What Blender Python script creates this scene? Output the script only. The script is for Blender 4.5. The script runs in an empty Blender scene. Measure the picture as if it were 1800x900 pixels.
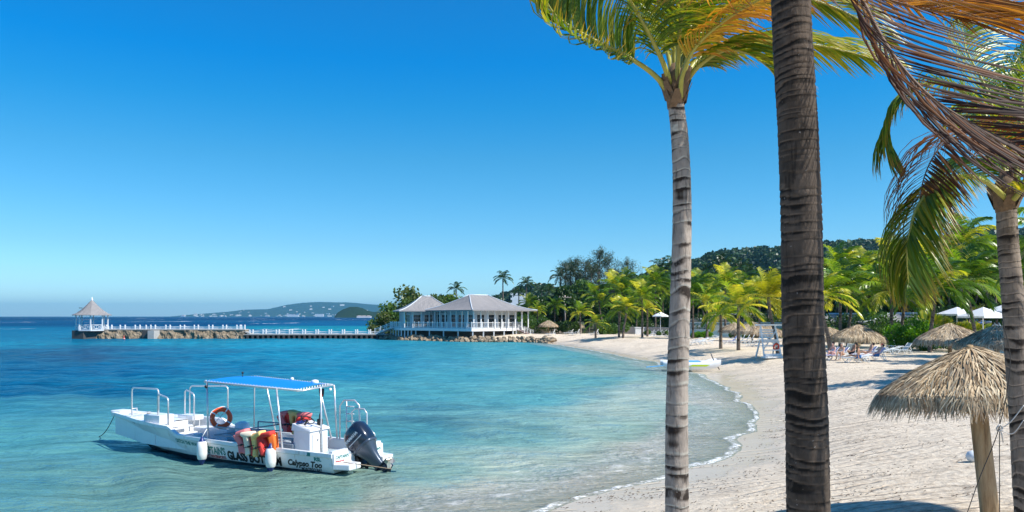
import bpy, bmesh, math, random
import numpy as np
from mathutils import Vector, Matrix
R = math.radians
random.seed(7)
SC = bpy.context.scene
COL = SC.collection

# ------------------------------------------------------------------ camera, sky, sun, exposure
F, H, HOR = 1413.0, 4.3, 556.0
cam_d = bpy.data.cameras.new('camera')
cam = bpy.data.objects.new('camera', cam_d); COL.objects.link(cam); SC.camera = cam
cam.location = (0, 0, H); cam.rotation_euler = (R(90), 0, 0)
cam_d.sensor_width = 36; cam_d.lens = 36*F/1800; cam_d.shift_y = (HOR-450)/1800
cam_d.clip_start = 0.1; cam_d.clip_end = 60000

SUN_AZ = Vector((0.92, -0.38)).normalized()       # towards the sun on the ground plane
SUN_EL = R(49)
SKY_GRADE = [(0.0,(.68,.95,1.24)),(.03,(.62,.92,1.18)),(.085,(.48,.75,.93)),(.19,(.27,.70,.86)),(.25,(.09,.68,.92)),(.30,(.0,.66,1.0)),(.75,(.30,.68,.95))]   # deep polarised blue higher up
w = bpy.data.worlds.new('World'); SC.world = w; w.use_nodes = True
nt = w.node_tree; nt.nodes.clear()
sky = nt.nodes.new('ShaderNodeTexSky'); sky.sky_type = 'NISHITA'; sky.sun_disc = False
sky.sun_elevation = SUN_EL; sky.sun_rotation = math.atan2(SUN_AZ.x, SUN_AZ.y)
sky.altitude = 0; sky.air_density = 1.0; sky.dust_density = 0.25; sky.ozone_density = 4.0
hs = nt.nodes.new('ShaderNodeHueSaturation'); hs.inputs['Saturation'].default_value = 1.22; hs.inputs['Hue'].default_value = 0.49
gm = nt.nodes.new('ShaderNodeGamma'); gm.inputs['Gamma'].default_value = 1.0
bg = nt.nodes.new('ShaderNodeBackground'); bg.inputs['Strength'].default_value = 0.12
wo = nt.nodes.new('ShaderNodeOutputWorld')
nt.links.new(sky.outputs[0], hs.inputs['Color']); nt.links.new(hs.outputs[0], gm.inputs['Color'])
tc_ = nt.nodes.new('ShaderNodeTexCoord'); sx_ = nt.nodes.new('ShaderNodeSeparateXYZ'); nt.links.new(tc_.outputs['Generated'], sx_.inputs[0])
rp_ = nt.nodes.new('ShaderNodeValToRGB'); nt.links.new(sx_.outputs['Z'], rp_.inputs['Fac'])
_st = SKY_GRADE; e_ = rp_.color_ramp.elements
while len(e_) < len(_st): e_.new(.5)
for i_, (p_, c_) in enumerate(_st): e_[i_].position = p_; e_[i_].color = (*c_, 1)
mu_ = nt.nodes.new('ShaderNodeMix'); mu_.data_type = 'RGBA'; mu_.blend_type = 'MULTIPLY'; mu_.inputs[0].default_value = 1
nt.links.new(gm.outputs[0], mu_.inputs[6]); nt.links.new(rp_.outputs['Color'], mu_.inputs[7])
nt.links.new(mu_.outputs[2], bg.inputs['Color']); nt.links.new(bg.outputs[0], wo.inputs['Surface'])

sd_ = bpy.data.lights.new('sun', 'SUN'); sd_.energy = 4.6; sd_.angle = R(0.5); sd_.color = (1.0, 0.955, 0.88)
sun = bpy.data.objects.new('sun', sd_); COL.objects.link(sun)
dirv = Vector((SUN_AZ.x*math.cos(SUN_EL), SUN_AZ.y*math.cos(SUN_EL), math.sin(SUN_EL)))
sun.rotation_euler = dirv.to_track_quat('Z', 'Y').to_euler(); sun.location = (40, 10, 60)
vs = SC.view_settings; vs.view_transform = 'Standard'; vs.look = 'None'; vs.exposure = 0.55; vs.gamma = 1; vs.use_curve_mapping = False
SC.cycles.max_bounces = 7; SC.cycles.diffuse_bounces = 3; SC.cycles.glossy_bounces = 3
SC.cycles.transparent_max_bounces = 12; SC.cycles.transmission_bounces = 4; SC.cycles.volume_bounces = 0
SC.cycles.use_denoising = True; SC.cycles.sample_clamp_indirect = 6
SC.cycles.caustics_reflective = False; SC.cycles.caustics_refractive = False

# ------------------------------------------------------------------ naming and linking helpers
def tag(o, label=None, cat=None, group=None, kind=None):
    if label: o['label'] = label
    if cat: o['category'] = cat
    if group: o['group'] = group
    if kind: o['kind'] = kind
    return o
def empty(name, loc=(0,0,0), rz=0, label=None, cat=None, group=None):
    o = bpy.data.objects.new(name, None); COL.objects.link(o)
    o.location = loc; o.rotation_euler = (0,0,rz); o.empty_display_size = .2
    return tag(o, label, cat, group)
def link(name, me, m=None, parent=None):
    o = bpy.data.objects.new(name, me); COL.objects.link(o)
    if m is not None:
        me.materials.clear()
        for q in (m if isinstance(m, (list, tuple)) else [m]): me.materials.append(q)
    if parent is not None: o.parent = parent
    return o
KIDS = {}
def copy_tree(o, parent=None):
    c = o.copy(); COL.objects.link(c)
    if parent is not None: c.parent = parent
    for ch in o.children: copy_tree(ch, c)
    return c
def at(px, py, D):
    return Vector(((px-900)/F*D, D, H-(py-HOR)/F*D))

# ------------------------------------------------------------------ mesh builder
class MB:
    def __init__(s): s.v=[]; s.f=[]; s.mi=[]; s.sm=[]; s.a=[]; s.m=0; s.smooth=False; s.av=0.0; s.M=None
    def add(s, vs, fs, smooth=None):
        b=len(s.v)
        if s.M is not None: vs=[s.M @ Vector(p) for p in vs]
        s.v.extend([tuple(p) for p in vs]); s.a.extend([s.av]*len(vs))
        for f in fs:
            s.f.append([b+i for i in f]); s.mi.append(s.m); s.sm.append(s.smooth if smooth is None else smooth)
    def box(s, c, d, rz=0, M=None):
        x,y,z=[q/2 for q in d]; V=[(-x,-y,-z),(x,-y,-z),(x,y,-z),(-x,y,-z),(-x,-y,z),(x,-y,z),(x,y,z),(-x,y,z)]
        T=(Matrix.Translation(Vector(c)) @ Matrix.Rotation(rz,4,'Z')) if M is None else Matrix.Translation(Vector(c)) @ M
        s.add([T@Vector(p) for p in V], [(0,3,2,1),(4,5,6,7),(0,1,5,4),(1,2,6,5),(2,3,7,6),(3,0,4,7)], False)
    def bar(s, a, b, w, h):
        a=Vector(a); b=Vector(b); d=b-a; L=d.length
        M=d.to_track_quat('X','Z').to_matrix().to_4x4()
        s.box((a+b)/2, (L,w,h), M=M)
    def prism(s, poly, z0, z1):
        n=len(poly); V=[(p[0],p[1],z0) for p in poly]+[(p[0],p[1],z1) for p in poly]
        s.add(V, [list(range(n))[::-1], list(range(n,2*n))]+[(i,(i+1)%n,n+(i+1)%n,n+i) for i in range(n)], False)
    def tube(s, pts, r, n=8, caps=True):
        pts=[Vector(p) for p in pts]; rr=r if isinstance(r,(list,tuple)) else [r]*len(pts)
        up=None; V=[]
        for i,p in enumerate(pts):
            t=(pts[min(i+1,len(pts)-1)]-pts[max(i-1,0)])
            if t.length<1e-9: t=Vector((0,0,1))
            t.normalize()
            if up is None: up=t.orthogonal().normalized()
            up=(up-t*up.dot(t)); up=up.normalized() if up.length>1e-6 else t.orthogonal().normalized()
            sd=t.cross(up)
            for k in range(n):
                a=2*math.pi*k/n; V.append(p+(up*math.cos(a)+sd*math.sin(a))*rr[i])
        Fc=[]
        for i in range(len(pts)-1):
            for k in range(n): Fc.append((i*n+k, i*n+(k+1)%n, (i+1)*n+(k+1)%n, (i+1)*n+k))
        s.add(V,Fc,True)
        if caps:
            m=len(V); b=len(s.v)-m
            s.f.append([b+k for k in range(n)][::-1]); s.mi.append(s.m); s.sm.append(False)
            s.f.append([b+m-n+k for k in range(n)]); s.mi.append(s.m); s.sm.append(False)
    def lathe(s, prof, n=20, c=(0,0,0)):
        V=[]; Fc=[]
        for r,z in prof:
            for k in range(n):
                a=2*math.pi*k/n; V.append((c[0]+r*math.cos(a), c[1]+r*math.sin(a), c[2]+z))
        for i in range(len(prof)-1):
            for k in range(n): Fc.append((i*n+k, i*n+(k+1)%n,(i+1)*n+(k+1)%n,(i+1)*n+k))
        s.add(V,Fc,True)
    def grid(s, rows, smooth=True, close=False):
        n=len(rows[0]); V=[p for r in rows for p in r]; Fc=[]
        for i in range(len(rows)-1):
            for k in range(n if close else n-1):
                Fc.append((i*n+k,i*n+(k+1)%n,(i+1)*n+(k+1)%n,(i+1)*n+k))
        s.add(V,Fc,smooth)
    def mesh(s, name='mesh'):
        me=bpy.data.meshes.new(name); me.from_pydata(s.v,[],s.f)
        me.polygons.foreach_set('material_index', s.mi); me.polygons.foreach_set('use_smooth', s.sm)
        at_=me.attributes.new('tint','FLOAT','POINT'); at_.data.foreach_set('value', s.a)
        me.update(); return me
    def build(s, name, m, parent=None): return link(name, s.mesh(name), m, parent)

def fast_mesh(name, V, Q, attrs=None, smooth=False, cols=None):
    V=np.asarray(V,dtype=np.float32); Q=np.asarray(Q,dtype=np.int32); k=Q.shape[1]
    me=bpy.data.meshes.new(name); me.vertices.add(len(V)); me.vertices.foreach_set('co',V.ravel())
    me.loops.add(Q.size); me.loops.foreach_set('vertex_index',Q.ravel())
    me.polygons.add(len(Q)); me.polygons.foreach_set('loop_start',np.arange(0,Q.size,k,dtype=np.int32))
    me.polygons.foreach_set('loop_total',np.full(len(Q),k,dtype=np.int32))
    me.polygons.foreach_set('use_smooth',np.full(len(Q),smooth,dtype=bool))
    me.update(calc_edges=True)
    for n,a in (attrs or {}).items():
        q=me.attributes.new(n,'FLOAT','POINT'); q.data.foreach_set('value',np.asarray(a,dtype=np.float32).ravel())
    if cols is not None:
        q=me.attributes.new('col','FLOAT_COLOR','POINT'); q.data.foreach_set('color',np.asarray(cols,dtype=np.float32).ravel())
    return me
def bevel(o, wd, seg=2):
    bm=bmesh.new(); bm.from_mesh(o.data)
    bmesh.ops.bevel(bm, geom=bm.edges[:], offset=wd, segments=seg, affect='EDGES', profile=.6, clamp_overlap=True)
    bm.to_mesh(o.data); bm.free(); return o

# ------------------------------------------------------------------ materials
class NT:
    def __init__(s, name):
        s.m=bpy.data.materials.new(name); s.m.use_nodes=True; s.t=s.m.node_tree; s.t.nodes.clear()
        s.out=s.n('ShaderNodeOutputMaterial')
    def n(s, t, **k):
        q=s.t.nodes.new(t)
        for a,b in k.items(): setattr(q,a,b)
        return q
    def l(s,a,b): s.t.links.new(a,b)
    def setin(s, node, **k):
        for a,b in k.items(): node.inputs[a.replace('_',' ')].default_value=b
    def coord(s, which='Object', scale=None):
        c=s.n('ShaderNodeTexCoord').outputs[which]
        if scale:
            mp=s.n('ShaderNodeMapping'); mp.inputs['Scale'].default_value=scale; s.l(c,mp.inputs[0]); c=mp.outputs[0]
        return c
    def noise(s, scale, detail=4, rough=.55, vec=None, dist=0):
        q=s.n('ShaderNodeTexNoise'); s.setin(q,Scale=scale,Detail=detail,Roughness=rough,Distortion=dist)
        if vec is not None: s.l(vec,q.inputs['Vector'])
        return q.outputs['Fac']
    def ramp(s, fac, stops):
        q=s.n('ShaderNodeValToRGB'); e=q.color_ramp.elements
        while len(e)<len(stops): e.new(.5)
        for i,(p,c) in enumerate(stops):
            e[i].position=p; e[i].color=(c[0],c[1],c[2],1) if isinstance(c,(tuple,list)) else (c,c,c,1)
        s.l(fac,q.inputs['Fac']); return q.outputs['Color']
    def mix(s, fac, a, b, mode='MIX'):
        q=s.n('ShaderNodeMix',data_type='RGBA',blend_type=mode)
        for i,v in ((0,fac),(6,a),(7,b)):
            if isinstance(v,(int,float)): q.inputs[i].default_value=v
            elif isinstance(v,(tuple,list)): q.inputs[i].default_value=(v[0],v[1],v[2],1)
            else: s.l(v,q.inputs[i])
        return q.outputs[2]
    def math(s, op, a, b=0.0, c=0.0):
        q=s.n('ShaderNodeMath',operation=op)
        for i,v in enumerate((a,b,c)):
            if isinstance(v,(int,float)): q.inputs[i].default_value=v
            else: s.l(v,q.inputs[i])
        return q.outputs[0]
    def attr(s, name, out='Fac'): 
        q=s.n('ShaderNodeAttribute'); q.attribute_name=name; return q.outputs[out]
    def bump(s, h, strength=.3, dist=.02, normal=None):
        q=s.n('ShaderNodeBump'); q.inputs['Strength'].default_value=strength; q.inputs['Distance'].default_value=dist
        s.l(h,q.inputs['Height'])
        if normal is not None: s.l(normal,q.inputs['Normal'])
        return q.outputs[0]
    def pbr(s, col, rough=.5, metal=0, normal=None, spec=.5, **k):
        q=s.n('ShaderNodeBsdfPrincipled')
        for nm,v in (('Base Color',col),('Roughness',rough),('Metallic',metal),('Specular IOR Level',spec)):
            if isinstance(v,(tuple,list)): q.inputs[nm].default_value=(v[0],v[1],v[2],1)
            elif isinstance(v,(int,float)): q.inputs[nm].default_value=v
            else: s.l(v,q.inputs[nm])
        for a,b in k.items(): q.inputs[a.replace('_',' ')].default_value=b
        if normal is not None: s.l(normal,q.inputs['Normal'])
        return q.outputs[0]
    def done(s, sh): s.l(sh,s.out.inputs['Surface']); return s.m

def plain(name, col, rough=.5, metal=0, var=.12, scale=3.0, bump=0.0, coat=0.0, spec=.5):
    t=NT(name); c=t.coord(); n=t.noise(scale,5,.6,c)
    cc=t.mix(n, tuple(q*(1-var) for q in col), tuple(min(1,q*(1+var)) for q in col))
    rg=t.ramp(n,[(.2,max(0,rough-.08)),(.8,min(1,rough+.12))])
    nm=t.bump(t.noise(scale*6,4,.6,c),bump,.02) if bump else None
    return t.done(t.pbr(cc,rg,metal,nm,spec,Coat_Weight=coat))
def leaf_mat(name, a, b, tipc=None, trans=.35, rough=.45, c3=None, tc=None):
    """foliage: random tint per leaf between a and b, tips towards tipc"""
    t=NT(name); ti=t.attr('tint'); cc=t.ramp(ti,[(0,a),(.6,b),(1,c3 or b)])
    nz=t.noise(1.3,3,.5,t.coord()); cc=t.mix(t.math('MULTIPLY',nz,.5),cc,tuple(q*.55 for q in b))
    if tipc: 
        tp=t.ramp(t.attr('tip'),[(.72,0.0),(1.0,1.0)]); cc=t.mix(tp,cc,tipc)
    p=t.pbr(cc,rough,spec=.4)
    tr=t.n('ShaderNodeBsdfTranslucent')
    tcol=t.mix(1.0,cc,tc or (1.9,1.75,.45),'MULTIPLY'); t.l(tcol,tr.inputs['Color'])
    mx=t.n('ShaderNodeMixShader'); mx.inputs[0].default_value=trans; t.l(p,mx.inputs[1]); t.l(tr.outputs[0],mx.inputs[2])
    return t.done(mx.outputs[0])

# ------------------------------------------------------------------ coast line and ground height
COAST = [(-80,0),(-34,9),(-16,11.8),(-7,14.0),(-2.5,15.2),(.3,17.0),(1.9,18.6),(3.5,20.6),(5.1,22.9),(6.6,26.0),(8.3,29.4),(10.0,34),(11.4,39.5),(12.8,45),
 (13.6,51),(14.2,57),(14.3,63),(13.6,70),(12.6,78),(11.8,90),(9.9,101),(8.2,112),(6.6,122),(5.6,129),(3.6,134.5),(0,136.5),(-4,136),(-8,137),(-13,141),(-19,146),(-22.5,150),
 (-24.5,156),(-27,166),(-28,182),(-28,205),(-30,250),(-30,330),(-26,420),(40,520),(60,640),(40,900),(60,1500),(900,2000),(3000,2000),(3000,-300),(-80,-300)]
CP=np.array(COAST,dtype=float)
def sdist(x,y):
    x=np.asarray(x,dtype=float); y=np.asarray(y,dtype=float); best=np.full(x.shape,1e18); ins=np.zeros(x.shape,bool)
    n=len(CP)
    for i in range(n):
        ax,ay=CP[i]; bx,by=CP[(i+1)%n]; dx,dy=bx-ax,by-ay
        t=np.clip(((x-ax)*dx+(y-ay)*dy)/(dx*dx+dy*dy),0,1)
        best=np.minimum(best,(x-ax-t*dx)**2+(y-ay-t*dy)**2)
        with np.errstate(divide='ignore',invalid='ignore'):
            c=((ay>y)!=(by>y))&(x<(bx-ax)*(y-ay)/(by-ay+1e-12)+ax)
        ins^=c
    d=np.sqrt(best); return np.where(ins,d,-d)
def vnoise(x,y,seed=0):
    """smooth value noise, numpy"""
    xi=np.floor(x).astype(np.int64); yi=np.floor(y).astype(np.int64); fx=x-xi; fy=y-yi
    fx=fx*fx*(3-2*fx); fy=fy*fy*(3-2*fy)
    def h(a,b):
        q=(a*374761393+b*668265263+seed*2147483647)&0xffffffff; q=((q^(q>>13))*1274126177)&0xffffffff
        return ((q^(q>>16))&0xffff)/65535.0
    return (h(xi,yi)*(1-fx)+h(xi+1,yi)*fx)*(1-fy)+(h(xi,yi+1)*(1-fx)+h(xi+1,yi+1)*fx)*fy
def fbm(x,y,o=4,seed=0):
    s=0;a=.5
    for i in range(o): s=s+a*vnoise(x*2**i,y*2**i,seed+i*17); a*=.5
    return s
def shore(x,y):
    """signed distance with the scalloped edge of the swash"""
    d=sdist(x,y); near=np.exp(-np.abs(d)/7.0)
    wob=(fbm(x*.16,y*.16,3,5)-.44)*3.4+(fbm(x*.7,y*.7,3,9)-.44)*.9
    beach=((y<128)).astype(float)
    return d+wob*near*beach*.8
def gz(x,y):
    d=shore(x,y); dd=np.maximum(d,0)
    s=np.clip(dd/9.5,0,1); up=1.1*s*s*(3-2*s)*.82+.018*np.minimum(dd,12)
    up=up+.045*(fbm(x*.35,y*.35,4,3)-.47)*np.clip(dd/5,0,1)
    dn=-np.minimum(.05*np.maximum(-d,0)+.006*np.maximum(-d,0)**1.5, 3.2)
    return np.where(d>0,up,dn)
def gz1(x,y): return float(gz(np.array([x]),np.array([y]))[0])
def ground(px,py,extra=0.0):
    """point of the ground under an image direction"""
    z=1.0
    for _ in range(25):
        D=F*(H-z)/(py-HOR); x=(px-900)/F*D; z=.5*z+.5*(gz1(x,D))
    return Vector((x,D,gz1(x,D)+extra))
def on(x,y,extra=0.0): return Vector((x,y,gz1(x,y)+extra))
def placed(px,D,extra=0.0):
    x=(px-900)/F*D; return Vector((x,D,gz1(x,D)+extra))

def polar(rs, angs):
    n=len(angs); r,a=np.meshgrid(rs,angs,indexing='ij'); x=(r*np.sin(a)).ravel(); y=(r*np.cos(a)).ravel()
    i,j=np.meshgrid(np.arange(len(rs)-1),np.arange(n),indexing='ij'); i=i.ravel(); j=j.ravel(); k=(j+1)%n
    Q=np.stack([i*n+j,(i+1)*n+j,(i+1)*n+k,i*n+k],1)
    return x,y,Q[:,::-1]
dense=np.linspace(R(-42),R(42),760)
coarse=np.linspace(R(42),R(318),90)[1:-1]
ANG=np.concatenate([dense,coarse])
# ------------------------------------------------------------------ ground
def sand_material():
    t=NT('sand'); c=t.coord()
    sd=t.attr('sd')
    n1=t.noise(.5,5,.6,c); n2=t.noise(6,6,.7,c); n3=t.noise(60,4,.6,c)
    dry=t.mix(n1,(.78,.645,.48),(.92,.80,.63))
    dry=t.mix(t.ramp(n2,[(.44,0.0),(.66,.8)]),dry,(.44,.34,.24))
    spk=t.ramp(n3,[(.62,0.0),(.72,1.0)]); dry=t.mix(t.math('MULTIPLY',spk,.35),dry,(.28,.2,.14))
    # wrack lines: long dark streaks of dried weed across the sand
    mp=t.coord('Object',(.28,1.5,1)); st=t.ramp(t.noise(1.0,7,.72,mp,.6),[(.56,0.0),(.60,1.0),(.64,0.0)])
    dry=t.mix(t.math('MULTIPLY',t.math('MULTIPLY',st,t.ramp(n3,[(.42,.2),(.55,1.0)])),.8),dry,(.22,.155,.10))
    pit_shade=t.ramp(t.noise(2.6,4,.6,c,.3),[(.30,1.0),(.40,0.0)]); dry=t.mix(t.math('MULTIPLY',pit_shade,.45),dry,(.40,.31,.22))  # pits without relief, their shade put into the sand colour
    # damp zone by the water
    wet=t.math('ADD',sd,t.math('MULTIPLY',t.math('SUBTRACT',n1,.5),4.5))
    wf=t.ramp(t.math('DIVIDE',wet,10.0),[(.12,1.0),(.42,0.0)])
    col=t.mix(wf,dry,(.56,.47,.35))
    deep=t.ramp(t.math('DIVIDE',t.math('MULTIPLY',sd,-1.0),20.0),[(0.0,0.0),(.8,1.0)])
    col=t.mix(deep,col,(.58,.62,.55))
    gn=t.noise(1.2,6,.7,c); col=t.mix(t.attr('veg'),col,t.mix(gn,(.025,.04,.012),(.12,.11,.05)))
    rg=t.ramp(wf,[(0,.92),(1,.22)])
    trk=t.n('ShaderNodeTexWave'); t.setin(trk,Scale=.55,Distortion=5.5,Detail=3); trk.inputs['Detail Scale'].default_value=.7; mpt=t.n('ShaderNodeMapping'); mpt.inputs['Rotation'].default_value=(0,0,R(78)); t.l(c,mpt.inputs[0]); t.l(mpt.outputs[0],trk.inputs['Vector'])
    tkm=t.math('MULTIPLY',t.ramp(trk.outputs['Fac'],[(.0,1.0),(.14,0.0)]),t.ramp(t.noise(.22,3,.5,c),[(.48,0.0),(.60,1.0)]))
    col=t.mix(t.math('MULTIPLY',t.math('MULTIPLY',tkm,.55),t.math('SUBTRACT',1.0,wf)),col,(.36,.27,.19))
    tr=t.coord('Object',(.35,2.2,1))
    h=t.math('ADD',t.math('MULTIPLY',n2,.6),t.math('ADD',t.math('MULTIPLY',n3,.12),t.math('MULTIPLY',t.noise(2.2,5,.65,tr,.4),.62)))
    h=t.math('MULTIPLY',h,t.math('SUBTRACT',1.0,t.math('MULTIPLY',wf,.93)))
    h=t.math('SUBTRACT',h,t.math('MULTIPLY',tkm,.5))
    return t.done(t.pbr(col,rg,0,t.bump(h,1.0,.17),.3))
M={}
M['sand']=sand_material()
rs=np.concatenate([[.4],np.geomspace(2,12,14),np.geomspace(12.2,160,560),np.geomspace(162,4000,70)])
x,y,Q=polar(rs,ANG); d=shore(x,y); z=gz(x,y)
BK=np.array([(-.2,160),(.0177,150),(.16,143),(.177,139),(.2265,124),(.34,120),(.39,101),(.45,95),(.49,86),(.52,79),(.57,77),(.64,74),(.9,70)])
u_=x/np.maximum(y,1); lim=np.interp(u_,BK[:,0],BK[:,1]); veg=np.clip((y-lim-1)/1.5+ (fbm(x*.8,y*.8,3,8)-.45)*2,0,1)*(y>40)
# footprints and raked ridges pressed into the dry sand
fp=(fbm(x*1.4,y*1.4,3,21)-.45); near=np.clip((70-np.hypot(x,y))/50,0,1)*np.clip((d-2)/4,0,1)
z=z+near*(.075*fp+.03*np.maximum(0,.30-fbm(x*3.1,y*3.1,2,31))*-4)
gr=link('ground',fast_mesh('ground',np.stack([x,y,z],1),Q,{'sd':d,'veg':veg},True),M['sand']); tag(gr,kind='structure')

# ------------------------------------------------------------------ water: colour of its bed and depth by place
WC=[ # px, py, colour (scene linear)
 (0,560,(.0,.022,.085)),(450,560,(.0,.026,.095)),(800,560,(.0,.03,.11)),(1400,560,(.004,.05,.15)),
 (0,570,(.0,.045,.13)),(300,570,(.0,.035,.12)),(650,570,(.002,.075,.19)),
 (0,580,(.002,.105,.21)),(300,580,(.002,.09,.20)),(600,577,(.008,.20,.27)),
 (0,595,(.002,.115,.22)),(120,595,(.002,.115,.22)),(420,590,(.002,.12,.22)),
 (80,605,(.004,.15,.25)),(300,603,(.008,.2,.3)),(450,605,(.008,.2,.31)),(700,602,(.02,.22,.32)),(900,607,(.045,.27,.34)),
 (0,625,(.004,.06,.13)),(120,625,(.010,.055,.13)),(200,617,(.012,.07,.15)),(250,620,(.006,.11,.21)),(350,622,(.003,.13,.24)),
 (500,625,(.004,.16,.27)),(650,625,(.01,.19,.31)),(800,625,(.045,.26,.34)),(1000,630,(.10,.32,.37)),
 (0,650,(.0,.065,.155)),(200,650,(.0,.075,.175)),(400,650,(.003,.12,.235)),(600,655,(.008,.18,.29)),(800,660,(.05,.26,.33)),(1000,670,(.1,.31,.35)),
 (0,685,(.0,.065,.15)),(200,685,(.001,.085,.175)),(330,680,(.008,.16,.25)),(500,690,(.045,.26,.32)),(700,690,(.06,.27,.33)),(900,700,(.075,.28,.33)),
 (0,715,(.03,.18,.24)),(150,715,(.05,.21,.26)),(0,760,(.06,.24,.275)),(180,770,(.075,.25,.28)),
 (0,850,(.075,.22,.24)),(200,880,(.11,.25,.25)),(400,880,(.125,.25,.25)),
 (720,760,(.065,.26,.305)),(900,760,(.15,.34,.36)),(1080,760,(.24,.40,.40)),(750,830,(.18,.33,.33)),(560,870,(.14,.27,.26)),
 (950,830,(.30,.42,.41)),(700,885,(.30,.37,.35)),(1150,720,(.28,.42,.43)),(1200,680,(.30,.43,.44)),(1100,650,(.2,.38,.41)),
 (1200,780,(.45,.50,.49)),(1050,860,(.50,.52,.49)),(1280,700,(.48,.54,.54)),(850,880,(.38,.43,.40))]
wp=np.array([((p[0]-900)/F, math.log((p[1]-HOR+1.5))) for p in WC]); wcol=np.array([p[2] for p in WC]); shal=np.clip(wcol[:,:1]/.12,0,1); wcol=wcol*(1-shal*np.array([-.12,.04,.20]))
def water_col(x,y):
    D=np.maximum(y,5); u=x/D; v=np.log(F*H/D+1.5)
    num=np.zeros((len(x),3)); den=np.zeros(len(x))
    for (a,b),c in zip(wp,wcol):
        wgt=1/(((u-a)/.16)**2+((v-b)/.22)**2+.02)**2
        num+=wgt[:,None]*c; den+=wgt
    return num/den[:,None]
t=NT('water'); c=t.coord()
col=t.attr('col','Color'); sd=t.attr('sd'); far=t.attr('far')
big=t.noise(.05,4,.6,t.coord('Object',(1,.6,1)),.4); mid=t.noise(.4,5,.65,t.coord('Object',(.55,1.3,1))); fine=t.noise(1.3,5,.7,t.coord('Object',(.45,1.25,1)),.3); rrd=t.attr('far')
col=t.mix(1.0,col,t.ramp(big,[(.32,(.74,.82,.86)),(.68,(1.26,1.18,1.13))]),'MULTIPLY')
col=t.mix(1.0,col,t.mix(t.attr('chop'),t.ramp(mid,[(.32,(.84,.9,.93)),(.66,(1.16,1.1,1.07))]),t.ramp(mid,[(.32,(.62,.70,.76)),(.66,(1.38,1.3,1.22))])),'MULTIPLY')
col=t.mix(1.0,col,t.mix(t.attr('chop'),(1,1,1),t.ramp(fine,[(.34,(.52,.62,.70)),(.5,(.95,.95,.95)),(.68,(1.7,1.5,1.38))])),'MULTIPLY')
# weed beds
wd=t.ramp(t.noise(.09,5,.7,t.coord('Object',(.5,1.1,1)),.5),[(.49,0.0),(.58,1.0)])
wm=t.math('MULTIPLY',wd,t.attr('weed')); col=t.mix(t.math('MULTIPLY',wm,.75),col,(.02,.032,.07))
# foam: running edges, broken surf lines and whitecaps far out
fn=t.noise(1.1,6,.7,c,.3); fn2=t.noise(.35,4,.6,t.coord('Object',(1,1,1)),.2)
s2=t.math('ADD',sd,t.math('MULTIPLY',t.math('SUBTRACT',fn2,.5),1.8))
def band(c0,wd_,src): return t.ramp(t.math('ABSOLUTE',t.math('DIVIDE',t.math('ADD',src,c0),wd_)),[(.45,1.0),(1.0,0.0)])
lace=t.ramp(t.noise(5.5,4,.6,c,.6),[(.40,0.0),(.60,1.0)])
edge=band(.05,.22,sd)
edge=t.math('MULTIPLY',edge,t.math('MULTIPLY',t.ramp(fn,[(.33,0.0),(.52,1.0)]),t.math('ADD',.35,t.math('MULTIPLY',lace,.65))))
l1=t.math('MULTIPLY',band(1.7,.26,s2),t.ramp(fn,[(.44,0.0),(.60,.62)]))
l2=t.math('MULTIPLY',band(3.4,.5,s2),t.ramp(fn,[(.58,0.0),(.70,.7)]))
l3=t.math('MULTIPLY',band(6.0,.5,s2),t.ramp(fn,[(.68,0.0),(.76,.5)]))
beachm=t.attr('beach')
wash=t.math('MULTIPLY',t.math('MULTIPLY',band(1.6,1.7,s2),lace),.42)
foam=t.math('MULTIPLY',t.math('MAXIMUM',t.math('MAXIMUM',t.math('MAXIMUM',edge,wash),l1),t.math('MULTIPLY',t.math('MAXIMUM',l2,l3),t.math('ADD',.45,t.math('MULTIPLY',lace,.55)))),beachm)
wc=t.ramp(t.noise(.03,9,.80,t.coord('Object',(1,.22,1)),0),[(.60,0.0),(.63,1.0)])
wc2=t.ramp(t.noise(.35,8,.75,t.coord('Object',(.5,1.4,1)),0),[(.73,0.0),(.76,1.0)])
foam=t.math('MAXIMUM',foam,t.math('MULTIPLY',wc,far)); foam=t.math('MAXIMUM',foam,t.math('MULTIPLY',wc2,.35))
col=t.mix(foam,col,(.82,.84,.84))
# ripples
r1=t.noise(1.5,4,.55,t.coord('Object',(.55,1.25,1)),.25); r2=t.noise(7,3,.6,t.coord('Object',(.7,1.2,1)),.2); r3=t.noise(.22,3,.5,t.coord('Object',(.6,1.5,1)))
h=t.math('ADD',t.math('MULTIPLY',r1,.34),t.math('ADD',t.math('MULTIPLY',r2,.05),t.math('MULTIPLY',r3,.7)))
h=t.math('ADD',h,t.math('MULTIPLY',foam,.03))
nb=t.bump(h,1.0,1.0)
cm=t.math('MINIMUM',t.math('ADD',t.math('MULTIPLY',t.math('MAXIMUM',t.math('MULTIPLY',sd,-1.0),0.0),.22),.12),1.0)
cm=t.math('MAXIMUM',cm,foam)
df=t.n('ShaderNodeBsdfDiffuse'); t.l(col,df.inputs['Color']); t.l(nb,df.inputs['Normal'])
tp=t.n('ShaderNodeBsdfTransparent'); tp.inputs['Color'].default_value=(.86,.93,.92,1)
m1=t.n('ShaderNodeMixShader'); t.l(cm,m1.inputs[0]); t.l(tp.outputs[0],m1.inputs[1]); t.l(df.outputs[0],m1.inputs[2])
gl=t.n('ShaderNodeBsdfGlossy'); gl.inputs['Color'].default_value=(.5,.84,.93,1); gl.inputs['Roughness'].default_value=.12; t.l(nb,gl.inputs['Normal'])
fr=t.n('ShaderNodeFresnel'); fr.inputs['IOR'].default_value=1.33; t.l(nb,fr.inputs['Normal'])
fc=t.math('MULTIPLY',t.math('MULTIPLY',fr.outputs[0],t.math('SUBTRACT',1.0,foam)),t.attr('glint'))
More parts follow.
